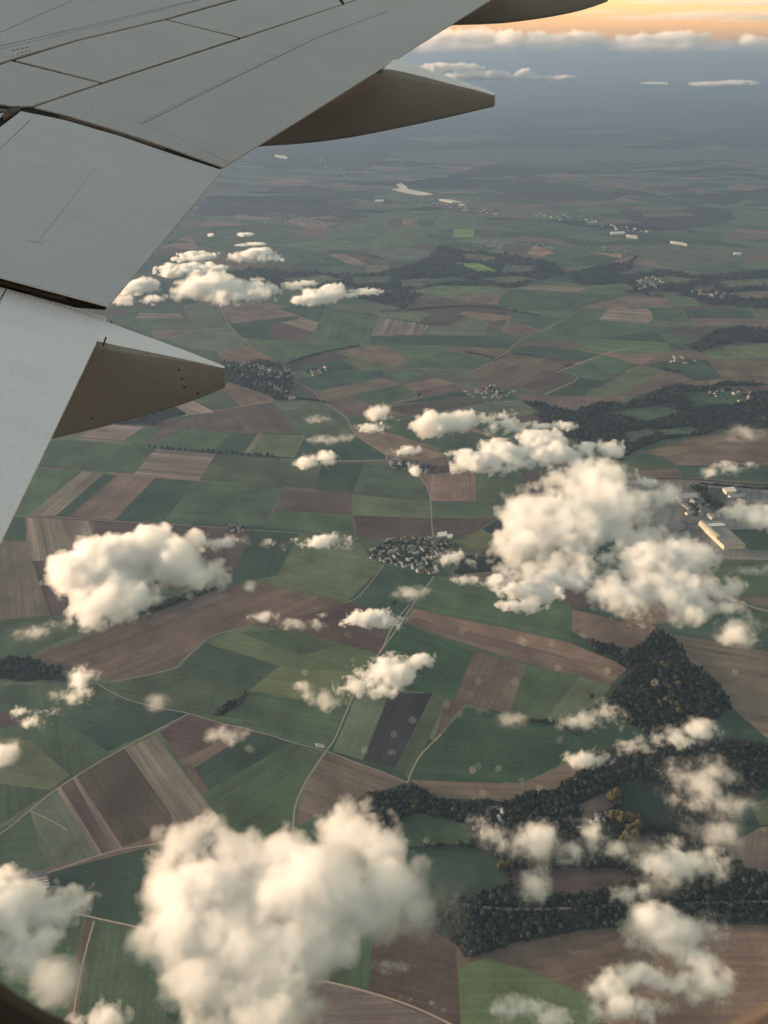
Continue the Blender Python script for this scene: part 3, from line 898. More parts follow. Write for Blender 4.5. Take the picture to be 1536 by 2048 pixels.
f1, on1 = fairing('tapered fairing under the nearest flap with a brown flank coloured for stain and shade', [(140, 676), (206, 689), (290, 705), (375, 721), (448, 737)],
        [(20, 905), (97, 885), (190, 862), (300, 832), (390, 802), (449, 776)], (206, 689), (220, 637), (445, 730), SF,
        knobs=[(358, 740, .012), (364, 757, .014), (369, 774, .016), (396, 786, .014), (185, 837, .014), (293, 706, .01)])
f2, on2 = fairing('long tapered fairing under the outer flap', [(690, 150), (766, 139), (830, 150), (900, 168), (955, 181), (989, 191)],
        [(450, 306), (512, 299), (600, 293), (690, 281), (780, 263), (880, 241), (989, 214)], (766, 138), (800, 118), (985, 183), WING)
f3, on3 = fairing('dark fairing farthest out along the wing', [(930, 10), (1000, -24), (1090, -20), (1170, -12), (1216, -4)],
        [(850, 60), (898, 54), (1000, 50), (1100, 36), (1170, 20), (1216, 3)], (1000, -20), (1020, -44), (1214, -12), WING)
# cover plate on the first fairing's shoulder, by the flap edge
strip('seam', [(.02, [(223, 641), (214, 668), (206, 692)])], SF, M_DARK, f1, up=.012)
# ------------------------------------------------------------------ woods
def ico(sub):
    bm = bmesh.new(); bmesh.ops.create_icosphere(bm, subdivisions=sub, radius=1.0)
    v = np.array([q.co[:] for q in bm.verts]); f = np.array([[q.index for q in p.verts] for p in bm.faces]); bm.free()
    return v, f
ICO1, ICO2 = ico(1), ico(2)

def leaf_material():
    m, nb, b, out = material('woodland_leaves')
    at = nb.new('ShaderNodeAttribute'); at.attribute_name = 'tint'
    tc = nb.new('ShaderNodeTexCoord').outputs['Object']
    col = nb.ramp(at.outputs['Fac'], [(0, (.014, .020, .017)), (.4, (.026, .034, .024)), (.7, (.042, .047, .030)), (.88, (.062, .055, .032)), (1, (.09, .075, .036))])
    n = nb.noise(tc, 1 / 2.5, 3, .7)
    col = nb.mix(1.0, col, nb.ramp(n, [(.3, .55), (.7, 1.4)]), 'MULTIPLY')
    m.node_tree.links.new(col, b.inputs['Base Color'])
    b.inputs['Roughness'].default_value = .9
    b.inputs['Specular IOR Level'].default_value = .15
    return m
M_LEAF = leaf_material()
nrg = np.random.default_rng(11)

def canopy(name, P, rad, hgt, bias=0.0, fine=True, mat=None):
    """tree crowns standing at the points P (n x 2), as one mesh"""
    n = len(P)
    v, f = ICO2 if fine else ICO1
    k = len(v)
    r = rad * np.clip(np.exp(nrg.normal(-.08, .38, (n, 1, 1))), .4, 2.0)
    h = hgt * np.clip(.45 * r / rad + nrg.uniform(.3, .75, (n, 1, 1)), .35, 1.5)
    lump = 1 + nrg.normal(0, .22, (n, k, 1))
    V = v[None] * lump * np.concatenate([r * nrg.uniform(.8, 1.2, (n, 1, 1)), r, h * .55], 2)
    V[:, :, 2] += (h * .5)[:, :, 0]
    V[:, :, :2] += P[:, None, :]
    c = P.mean(0)
    V[:, :, :2] -= c
    FF = (f[None] + (np.arange(n) * k)[:, None, None]).reshape(-1, 3)
    V = V.reshape(-1, 3)
    me = bpy.data.meshes.new(name)
    me.vertices.add(len(V)); me.vertices.foreach_set('co', V.ravel())
    me.loops.add(len(FF) * 3); me.loops.foreach_set('vertex_index', FF.ravel().astype(np.int32))
    me.polygons.add(len(FF)); me.polygons.foreach_set('loop_start', np.arange(0, len(FF) * 3, 3, dtype=np.int32))
    me.update(calc_edges=True)
    # clumps of kin trees share a tone
    cell = np.sin(P[:, 0] / 37 + np.sin(P[:, 1] / 53) * 2) * np.cos(P[:, 1] / 41 + np.sin(P[:, 0] / 61) * 2)
    t = np.clip(.36 + .16 * cell + nrg.normal(0, .13, n) + (nrg.random(n) > .975) * .35 + bias, 0, 1)
    a = me.attributes.new('tint', 'FLOAT', 'POINT')
    a.data.foreach_set('value', np.repeat(t, k).astype(np.float32))
    o = link(name, me, mat or M_LEAF)
    o.location = (c[0], c[1], GROUND)
    return o

HOUSEPOS = []
# ------------------------------------------------------------------ buildings
M_WALL = [flat_material('render_wall', c, .15, .2) for c in ((.42, .39, .34), (.55, .53, .5), (.34, .29, .25))]
M_ROOF = [flat_material('roof_tiles', c, .3, .6) for c in ((.17, .115, .095), (.145, .142, .15), (.21, .17, .145), (.32, .32, .33))]
def house_tpl(w, d, h, rh, wm, rm):
    v = [(-w / 2, -d / 2, 0), (w / 2, -d / 2, 0), (w / 2, d / 2, 0), (-w / 2, d / 2, 0), (-w / 2, -d / 2, h), (w / 2, -d / 2, h), (w / 2, d / 2, h), (-w / 2, d / 2, h), (-w / 2, 0, h + rh), (w / 2, 0, h + rh)]
    e = .5
    rv_ = [(-w / 2 - e, -d / 2 - e, h - .3), (w / 2 + e, -d / 2 - e, h - .3), (w / 2 + e, 0, h + rh + .15), (-w / 2 - e, 0, h + rh + .15), (-w / 2 - e, d / 2 + e, h - .3), (w / 2 + e, d / 2 + e, h - .3)]
    f = [(0, 1, 5, 4), (1, 2, 6, 9, 5), (2, 3, 7, 6), (3, 0, 4, 8, 7)]
    me = mesh('house', v + rv_ + [(-.5 + w * .2, -.4, h + rh - .6), (.5 + w * .2, -.4, h + rh - .6), (.5 + w * .2, .4, h + rh - .6), (-.5 + w * .2, .4, h + rh - .6)] + [(x, y, h + rh + 1.2) for x, y in ((-.5 + w * .2, -.4), (.5 + w * .2, -.4), (.5 + w * .2, .4), (-.5 + w * .2, .4))],
              f + [(10, 11, 12, 13), (13, 12, 15, 14)] + [(16, 17, 21, 20), (17, 18, 22, 21), (18, 19, 23, 22), (19, 16, 20, 23), (20, 21, 22, 23)])
    me.materials.append(wm); me.materials.append(rm)
    for i, p in enumerate(me.polygons): p.material_index = 1 if i in (4, 5) else 0
    return me
HOUSES = [house_tpl(rw, rd, 4.2, 3.4, M_WALL[a], M_ROOF[b]) for rw, rd, a, b in ((12, 9, 0, 0), (14, 9, 1, 1), (10, 8, 1, 2), (16, 8, 2, 0), (11, 9, 0, 1), (18, 10, 1, 3))]
BARN = [house_tpl(34, 18, 6, 3.2, M_WALL[2], M_ROOF[1]), house_tpl(28, 14, 5.5, 3, M_WALL[1], M_ROOF[3])]
def village(n, area, label, group, sc_=1.0, barns=0, trees=0, ang=0.0, lines=None):
    w = [ground_xy(p) for p in area]
    A = np.array(w); lo, hi = A.min(0), A.max(0)
    placed, guard = [], 0
    while len(placed) < n and guard < 9000:
        guard += 1
        if lines and rng.random() < .75:
            a, b = rng.choice(lines); t = rng.random()
            q = ground_xy((a[0] + (b[0] - a[0]) * t + rng.uniform(-7, 7), a[1] + (b[1] - a[1]) * t + rng.uniform(-4, 4)))
        else:
            q = (rng.uniform(lo[0], hi[0]), rng.uniform(lo[1], hi[1]))
            if not inside(np.array([q]), w)[0]: continue
        if any(math.dist(q, p) < 15 * sc_ for p in placed): continue
        placed.append(q); HOUSEPOS.append((q[0], q[1], 13.0 * sc_))
        me = rng.choice(BARN) if len(placed) <= barns else rng.choice(HOUSES)
        o = bpy.data.objects.new('house' if len(placed) > barns else 'barn', me); COL.objects.link(o)
        o.location = (q[0], q[1], GROUND); o.scale = (sc_,) * 3
        o.rotation_euler = (0, 0, ang + rng.choice((0, R(90))) + rng.gauss(0, .15))
        tag(o, label if len(placed) > barns else label.replace('house', 'barn').replace('small', 'long'), 'house' if len(placed) > barns else 'barn', group if len(placed) > barns else group.replace('houses', 'barns'))
    if trees:
        T_ = []
        while len(T_) < trees:
            q = (rng.uniform(lo[0], hi[0]), rng.uniform(lo[1], hi[1]))
            if inside(np.array([q]), w)[0] and all(math.dist(q, p) > 9 * sc_ for p in placed): T_.append(q)
        o = canopy('village_trees', np.array(T_), 4.6 * sc_, 7 * sc_, fine=False)
        tag(o, kind='stuff')
village(100, [(732, 1106), (775, 1082), (840, 1080), (905, 1085), (925, 1098), (878, 1120), (868, 1152), (800, 1130), (750, 1118)],
        'small house in the grey village where the pale road passes below the stippled clouds', 'houses of the roadside village', .98, 4, 190, .4,
        [((735, 1110), (866, 1148)), ((870, 1082), (868, 1146)), ((780, 1080), (880, 1078)), ((760, 1095), (910, 1100))])
village(64, [(450, 730), (520, 726), (585, 742), (588, 768), (575, 795), (545, 785), (500, 765)],
        'small house in the wooded village beside the nearest fairing tip', 'houses of the wooded village', 1.35, 3, 0, .3, [((490, 728), (582, 750)), ((545, 768), (580, 796)), ((520, 740), (586, 745))])
village(12, [(770, 918), (810, 922), (878, 938), (870, 948), (800, 940)], 'small house at the road junction in the middle of the fields', 'houses at the road junction', 1.2, 6, 40, .2)
village(14, [(968, 780), (985, 772), (1005, 785), (1008, 796), (985, 798)], 'small house of the hamlet at the end of the pale plateau road', 'houses of the plateau hamlet', 1.2, 2, 12, .1)
village(9, [(612, 742), (650, 735), (658, 745), (620, 752)], 'small house of the farmstead right of the wooded village', 'houses of the farmstead', 1.2, 3, 14, .5)
village(22, [(945, 1655), (985, 1610), (1000, 1615), (1030, 1660), (1050, 1690), (990, 1700)], 'small house of the hamlet in the lower wood behind thin cloud', 'houses of the lower hamlet', .9, 0, 40, .3)
village(14, [(1125, 1640), (1165, 1632), (1215, 1628), (1212, 1645), (1150, 1660)], 'small house beside the yellowing trees in the lower wood', 'houses beside the yellowing trees', .9, 1, 0, .1)
village(16, [(1410, 782), (1480, 778), (1536, 800), (1500, 806), (1420, 796)], 'small house along the wooded valley at the right edge', 'houses in the wooded valley', 1.3, 2, 20, .2)
village(8, [(1335, 720), (1352, 714), (1395, 722), (1390, 727), (1340, 727)], 'small house of the isolated farm on the right plateau', 'houses of the isolated farm', 1.3, 3, 0, .1)
village(12, [(1360, 1000), (1420, 1000), (1425, 1035), (1380, 1035)], 'small house among the industrial sheds at the right', 'houses among the industrial sheds', 1.2, 6, 25, .2)
village(8, [(450, 1050), (488, 1052), (488, 1064), (455, 1064)], 'small house of the farm behind the bright left cloud', 'houses of the farm behind the left cloud', 1.0, 1, 14, .3)
village(22, [(1270, 565), (1300, 552), (1330, 562), (1320, 578), (1280, 580)], 'small house of the far village in the hazy valley', 'houses of the far valley village', 1.8, 0, 0, .3)
village(16, [(1380, 585), (1420, 578), (1470, 592), (1440, 600)], 'small house of the far village at the right wood edge', 'houses of the far wood edge village', 1.8, 0, 0, .3)
village(26, [(880, 405), (940, 408), (1010, 428), (1000, 432), (900, 418)], 'pale house of the hazy town under the second fairing', 'houses of the hazy town', 1.9, 0, 0, .3)
village(30, [(1060, 425), (1150, 430), (1320, 470), (1300, 476), (1180, 450), (1070, 435)], 'pale house of the long hazy town in the far valley', 'houses of the long hazy town', 1.8, 0, 0, .3)
village(20, [(560, 305), (640, 315), (720, 345), (700, 350), (600, 330)], 'pale house of the faint town under the wing tip side', 'houses of the faint town', 2.4, 0, 0, .3)

CLEAR = []        # (index in POLY, outline) of everything drawn over a wood
for i, (name, kind, w) in enumerate(POLY): CLEAR.append((i, name, w))
WOOD_LABELS = {}
def wood_points(outline, order, spacing):
    A = np.array(outline)
    lo, hi = A.min(0), A.max(0)
    nx, ny = int((hi[0] - lo[0]) / spacing) + 1, int((hi[1] - lo[1]) / spacing) + 1
    if nx * ny > 400000: return np.zeros((0, 2))
    g = np.stack(np.meshgrid(np.arange(nx), np.arange(ny)), -1).reshape(-1, 2) * spacing + lo
    g = g + nrg.uniform(-.45, .45, g.shape) * spacing
    ok = inside(g, outline)
    g = g[ok]
    for i, name, w in CLEAR:
        if i > order and name in ('field', 'road'):
            W = np.array(w)
            if W[:, 0].max() < lo[0] or W[:, 0].min() > hi[0] or W[:, 1].max() < lo[1] or W[:, 1].min() > hi[1]: continue
            g = g[~inside(g, w)]
    for hx, hy, hr in HOUSEPOS:
        if lo[0] < hx < hi[0] and lo[1] < hy < hi[1]:
            g = g[np.hypot(g[:, 0] - hx, g[:, 1] - hy - 6) > hr]
    return g

for i, (name, kind, w) in enumerate(POLY):
    if name != 'wood_floor': continue
    cx_, cy_ = np.mean([p[0] for p in w]), np.mean([p[1] for p in w])
    p = pix((cx_, cy_, GROUND))
    if p[1] < 470: continue
    dep = cy_ * CP - GROUND * SP
    spacing = max(7.0, 3.6 * dep / F)
    pts = wood_points(w, i, spacing)
    if p[1] < 640: pts = pts[nrg.random(len(pts)) < .55]
    if len(pts) < 3: continue
    # thin the wood here and there
    th = np.sin(pts[:, 0] / 90 + 2 * np.sin(pts[:, 1] / 130)) * np.sin(pts[:, 1] / 75 + 1.7 * np.sin(pts[:, 0] / 110))
    far_ = p[1] < 720
    scrub = (th + .35 * np.sin(pts[:, 0] / 31) * np.sin(pts[:, 1] / 27)) > (.0 if far_ else .22)
    pts = pts[~scrub | (nrg.random(len(pts)) > .72)]
    pts = pts[nrg.random(len(pts)) > .08]
    o = canopy('woodland', pts, spacing * .60, min(15, 7 + spacing * .5), fine=p[1] > 1150)
    tag(o, kind='stuff')

def along(line, spacing, jit):
    out = []
    W = [ground_xy(p) for p in line]
    for a, b in zip(W, W[1:]):
        L = math.dist(a, b)
        for k in range(max(1, int(L / spacing))):
            t = k * spacing / L
            out.append((a[0] + (b[0] - a[0]) * t + rng.uniform(-jit, jit), a[1] + (b[1] - a[1]) * t + rng.uniform(-jit, jit)))
    return np.array(out)

for label, line in [
    ('dark hedge curving along the purple field beside the middle village', [(575, 728), (610, 714), (650, 704), (690, 697), (720, 691)]),
    ('dark hedge running east from the middle village below the bare field', [(555, 800), (590, 797), (620, 800), (650, 805)]),
    ('dark tree belt along the rim of the green tableland by the far valley', [(820, 620), (880, 615), (940, 612), (1000, 618), (1080, 632)]),
    ('dark hedge on the lower edge of the long pink ploughed strip', [(1172, 1284), (1200, 1300), (1230, 1318), (1255, 1335)]),
    ('dark hedge from the wood to the pale road left of the lower wood', [(700, 1612), (740, 1596), (790, 1582), (830, 1574)]),
    ('dark hedge beside the railway line behind the industrial sheds', [(1400, 968), (1470, 974), (1536, 979), (1620, 986)]),
    ('dark hedge bounding the round green field above the hamlet', [(1030, 1445), (1070, 1441), (1118, 1448), (1155, 1474)]),
    ('dark hedge above the brown field by the right hand wood', [(940, 1905), (1000, 1888), (1080, 1872), (1168, 1856), (1240, 1852), (1300, 1858)]),
    ('short dark copse in the green field above the long brown field', [(935, 706), (950, 708), (970, 712), (986, 716)]),
    ('dark copse beside the small farm on the right plateau', [(1325, 738), (1340, 741), (1355, 743), (1368, 747)])]:
    p = np.mean([q[1] for q in line])
    dep = ground_xy((768, p))[1] * CP - GROUND * SP
    sp = max(5.0, 2.6 * dep / F)
    o = canopy('hedge', along(line, sp * .6, sp * .55), sp * .7, 8, fine=False)
    tag(o, label, 'hedge')

def tree_tpl(kind):
    bm = bmesh.new()
    r = random.Random(kind)
    for k in range(26):
        a, z = r.uniform(0, 6.28), r.uniform(.28, 1.0)
        q = (.42 if kind != 'poplar' else .24) * math.sin(math.pi * min(1, (z - .15) / .95)) ** .7
        s = r.uniform(.10, .2) * (.75 if kind == 'poplar' else 1)
        M = Matrix.Translation((q * math.cos(a) * r.random() ** .5, q * math.sin(a) * r.random() ** .5, z * .9)) @ Matrix.Diagonal((s, s, s * 1.15, 1))
        bmesh.ops.create_icosphere(bm, subdivisions=2, radius=1, matrix=M)
    for v in bm.verts:
        v.co += Vector((r.gauss(0, .012), r.gauss(0, .012), r.gauss(0, .012)))
    me = bpy.data.meshes.new('crown'); bm.to_mesh(me); bm.free()
    bm = bmesh.new()
    bmesh.ops.create_cone(bm, cap_ends=True, segments=7, radius1=.045, radius2=.02, depth=.5, matrix=Matrix.Translation((0, 0, .25)))
    mt = bpy.data.meshes.new('trunk'); bm.to_mesh(mt); bm.free()
    return me, mt
def crown_material(name, a, b_):
    m, nb, b, out = material(name)
    oi = nb.new('ShaderNodeObjectInfo')
    tc = nb.new('ShaderNodeTexCoord').outputs['Object']
    f = nb.math('ADD', nb.math('MULTIPLY', oi.outputs['Random'], .5), nb.math('MULTIPLY', nb.noise(tc, 9, 3, .7), .6))
    m.node_tree.links.new(nb.mix(f, a, b_), b.inputs['Base Color'])
    b.inputs['Roughness'].default_value = .9
    b.inputs['Specular IOR Level'].default_value = .1
    return m
M_GREEN = crown_material('green_leaves', (.014, .022, .015), (.035, .045, .025))
M_YELLOW = crown_material('autumn_leaves', (.065, .058, .024), (.12, .098, .038))
M_TRUNK = flat_material('bark', (.06, .05, .04), .3, .5)
TPL = {'round': tree_tpl('round'), 'poplar': tree_tpl('poplar')}
def tree(px, py, h, kind, mat, label, group, name='tree'):
    x, y = ground_xy((px, py))
    e = bpy.data.objects.new(name, None); COL.objects.link(e)
    e.location = (x, y, GROUND); e.scale = (h,) * 3; e.rotation_euler = (0, 0, rng.uniform(0, 6.28))
    cm, tm = TPL[kind]
    if not tm.materials: tm.materials.append(M_TRUNK)
    c = bpy.data.objects.new('crown', cm); COL.objects.link(c); c.parent = e
    if not cm.materials: cm.materials.append(mat)
    c.material_slots[0].link = 'OBJECT'; c.material_slots[0].material = mat
    t = bpy.data.objects.new('trunk', tm); COL.objects.link(t); t.parent = e
    tag(e, label, 'tree', group)
for k in range(22):
    t = k / 21
    tree(300 + 245 * t + rng.uniform(-3, 3), 896 + 18 * t + rng.uniform(-1, 1), rng.uniform(11, 17), 'round', M_GREEN,
         'dark tree in the thin row between the green fields above the striped tan field', 'trees in the thin row above the striped tan field')
for (a, b), n in [(((1218, 1600), (1236, 1590)), 6), (((1226, 1632), (1248, 1640)), 6), (((1250, 1640), (1278, 1645)), 6), (((1276, 1645), (1262, 1690)), 10), (((1262, 1660), (1246, 1690)), 8)]:
    for k in range(n):
        t = k / n
        tree(a[0] + (b[0] - a[0]) * t + rng.uniform(-6, 6), a[1] + (b[1] - a[1]) * t + rng.uniform(-5, 5), rng.uniform(17, 25), 'poplar' if rng.random() < .4 else 'round', M_YELLOW,
             'tall yellowing tree in the belt beside the dark plantation in the lower wood', 'yellowing trees beside the dark plantation', 'autumn_tree')
for (x, y) in [(1004, 1733), (1010, 1736), (1016, 1732), (1022, 1735), (1000, 1738)]:
    tree(x, y, rng.uniform(14, 18), 'round', M_YELLOW, 'yellow tree of the small clump below the hamlet', 'yellow clump below the hamlet', 'autumn_tree')
for (x, y) in [(1322, 1332), (1330, 1337), (1336, 1334), (1350, 1362), (1354, 1372), (1330, 1405), (1342, 1410), (1352, 1412), (1356, 1425), (1318, 1408)]:
    tree(x, y, rng.uniform(13, 19), 'round', M_YELLOW, 'yellow tree standing among dark ones in the wood under the big right cloud', 'yellow trees in the right hand wood', 'autumn_tree')
for x, y, lab in [(789, 1209, 'lone dark tree in the green field below the roadside village'), (838, 793, 'lone dark tree beside the farm track on the plateau'), (1183, 1396, 'single dark bush on the grey brown field edge')]:
    tree(x, y, 15, 'round', M_GREEN, lab, None)

def warehouse(corners, h, label, roof, wall, skylights=0, edge=None, group=None):
    """a flat-roofed industrial hall over four photograph points of its footprint"""
    G = [Vector((*ground_xy(p), GROUND)) for p in corners]
    c = sum(G, Vector()) / 4
    e = bpy.data.objects.new('warehouse', None); COL.objects.link(e); e.location = c
    L = [g - c for g in G]
    up = Vector((0, 0, h))
    link('wall', mesh('wall', L + [p + up for p in L], [(0, 1, 5, 4), (1, 2, 6, 5), (2, 3, 7, 6), (3, 0, 4, 7)]), wall, e)
    over = [p * 1.012 + up for p in L]
    link('roof', mesh('roof', over + [p + Vector((0, 0, .6)) for p in over], [(0, 1, 5, 4), (1, 2, 6, 5), (2, 3, 7, 6), (3, 0, 4, 7), (4, 5, 6, 7), (3, 2, 1, 0)]), roof, e)
    if skylights:
        for k in range(skylights):
            t0, t1 = (k + .3) / skylights, (k + .62) / skylights
            q = [over[0].lerp(over[3], t0), over[1].lerp(over[2], t0), over[1].lerp(over[2], t1), over[0].lerp(over[3], t1)]
            m_ = sum(q, Vector()) / 4
            q = [m_ + (p - m_) * .95 for p in q]
            b = [p + Vector((0, 0, .605)) for p in q]; tp = [p + Vector((0, 0, 1.3)) for p in q]
            link('skylight', mesh('skylight', b + tp, [(0, 1, 5, 4), (1, 2, 6, 5), (2, 3, 7, 6), (3, 0, 4, 7), (4, 5, 6, 7)]), edge or M_WALL[1], e)
    tag(e, label, 'warehouse', group)
    return e
M_CREAM = flat_material('cream_cladding', (.62, .55, .42), .1, .1)
M_TANROOF = flat_material('ribbed_roof', (.30, .26, .21), .2, .4)
M_WHITE = flat_material('white_roof', (.72, .70, .66), .1, .05)
M_SLATE = flat_material('slate_roof', (.12, .13, .15), .2, .2)
M_GREYR = flat_material('grey_roof', (.30, .31, .32), .2, .2)
warehouse([(1396, 1051), (1438, 1049), (1489, 1097), (1447, 1100)], 16, 'largest warehouse with tan roof, cream wall and pale bands right of the big cloud', M_TANROOF, M_CREAM, 10, M_GREYR)
warehouse([(1397, 1051), (1403, 1050.5), (1438, 1082), (1431, 1083.5)], 21, 'narrow cream hall along the left side of the largest warehouse', M_CREAM, M_CREAM)
warehouse([(1406, 1057), (1443, 1055), (1449, 1060), (1411, 1062.5)], 20, 'white roofed hall across the back of the largest warehouse', M_WHITE, M_CREAM)
warehouse([(1318, 1058), (1352, 1043), (1372, 1058), (1335, 1063)], 11, 'dark slate roofed hall half hidden by the big right cloud', M_SLATE, M_WALL[2], 4, M_GREYR)
warehouse([(1352, 992), (1392, 990), (1396, 1000), (1356, 1001)], 10, 'long grey hall above the industrial yard', M_GREYR, M_WALL[1], 4)
warehouse([(1444, 982), (1466, 979), (1472, 988), (1452, 990)], 14, 'white block beside the railway on the right', M_WHITE, M_CREAM)
warehouse([(1455, 993), (1488, 989), (1490, 993), (1460, 997)], 8, 'low grey shed in front of the white block by the railway', M_GREYR, M_WALL[1])
warehouse([(1398, 1024), (1416, 1021), (1420, 1030), (1402, 1031)], 10, 'dark square shed behind the largest warehouse', M_SLATE, M_WALL[2])
warehouse([(58, 1750), (93, 1745), (96, 1756), (62, 1763)], 8, 'upper slate barn with pale skylights at the lower left road', M_SLATE, M_WALL[1], 0)
warehouse([(72, 1768), (98, 1763), (101, 1774), (76, 1779)], 8, 'lower slate barn below its twin by the lower left road', M_SLATE, M_WALL[1], 2)
warehouse([(631, 1489), (648, 1492), (650, 1497), (633, 1494)], 6, 'small grey barn at the crossing of two pale roads', M_GREYR, M_WALL[1])
warehouse([(875, 1068), (893, 1066), (895, 1074), (877, 1077)], 7, 'pale farm shed in the walled yard north of the roadside village', M_WHITE, M_WALL[1])
warehouse([(895, 1071), (906, 1071), (904, 1078), (894, 1078)], 6, 'small bright shed at the end of the walled yard', M_WHITE, M_WALL[1])
warehouse([(1220, 467), (1248, 466), (1250, 470), (1222, 471)], 16, 'left white roofed hall in the far hazy valley', M_WHITE, M_WALL[1])
warehouse([(1252, 472), (1272, 474), (1275, 478), (1254, 476)], 16, 'right white roofed hall next to its neighbour in the far valley', M_WHITE, M_WALL[1])
warehouse([(1340, 485), (1368, 489), (1374, 492), (1344, 488)], 16, 'long thin white hall farthest right in the hazy valley', M_WHITE, M_WALL[1])
warehouse([(1466, 508), (1480, 508), (1482, 511), (1468, 511)], 14, 'tiny white hall near the right edge of the hazy valley', M_WHITE, M_WALL[1])
warehouse([(878, 401), (900, 402), (925, 407), (905, 407)], 18, 'pale halls beyond the cream quarry under the second fairing', M_WHITE, M_WALL[1])
warehouse([(750, 402), (766, 402), (768, 405), (752, 405)], 16, 'tiny pale hall left below the cream quarry', M_WHITE, M_WALL[1])
warehouse([(550, 312), (570, 314), (575, 318), (556, 316)], 22, 'faint pale hall beside the second fairing root', M_WHITE, M_WALL[1])
# ------------------------------------------------------------------ clouds
def cloud_field(nb, pos, blobs, scale, amp, seed, detail, rough):
    f = None
    for (c, r) in blobs:
        q = nb.vmath('LENGTH', nb.vmath('MULTIPLY', nb.vmath('SUBTRACT', pos, c), (1 / r[0], 1 / r[1], 1 / r[2])))
        g = nb.math('MULTIPLY', nb.math('SUBTRACT', 1.0, q), min(r) / CLOUD_UNIT[0])
        f = g if f is None else nb.math('SMOOTH_MAX', f, g, 0.12)
    sh = nb.vmath('ADD', pos, seed)
    n = nb.noise(sh, 1.0 / scale, detail, rough, 2.1)
    n2 = nb.noise(sh, 0.33 / scale, 1, .5)
    if BILLOW[0]:
        vo = nb.new('ShaderNodeTexVoronoi'); vo.voronoi_dimensions = '3D'; vo.feature = 'F1'; vo.normalize = True
        wv = nb.vmath('ADD', sh, nb.vmath('MULTIPLY', nb.vmath('SUBTRACT', nb.noise(sh, 1.6 / scale, 1, .5, out=1), (.5, .5, .5)), (scale * .7,) * 3))
        nb.put(vo.inputs['Vector'], wv); vo.inputs['Scale'].default_value = 1.25 / scale
        vo.inputs['Detail'].default_value = 1.0; vo.inputs['Roughness'].default_value = .5; vo.inputs['Lacunarity'].default_value = 2.3
        f = nb.math('ADD', f, nb.math('MULTIPLY', nb.math('SUBTRACT', .36, vo.outputs['Distance']), BILLOW[0]))
    n = nb.math('ADD', nb.math('MULTIPLY', nb.math('SUBTRACT', n, 0.52), amp), nb.math('MULTIPLY', nb.math('SUBTRACT', n2, 0.5), amp * .7))
    return nb.math('ADD', f, n)

CLOUD_UNIT = [1.0]
SOFT = 1.5
BILLOW = [0.0]

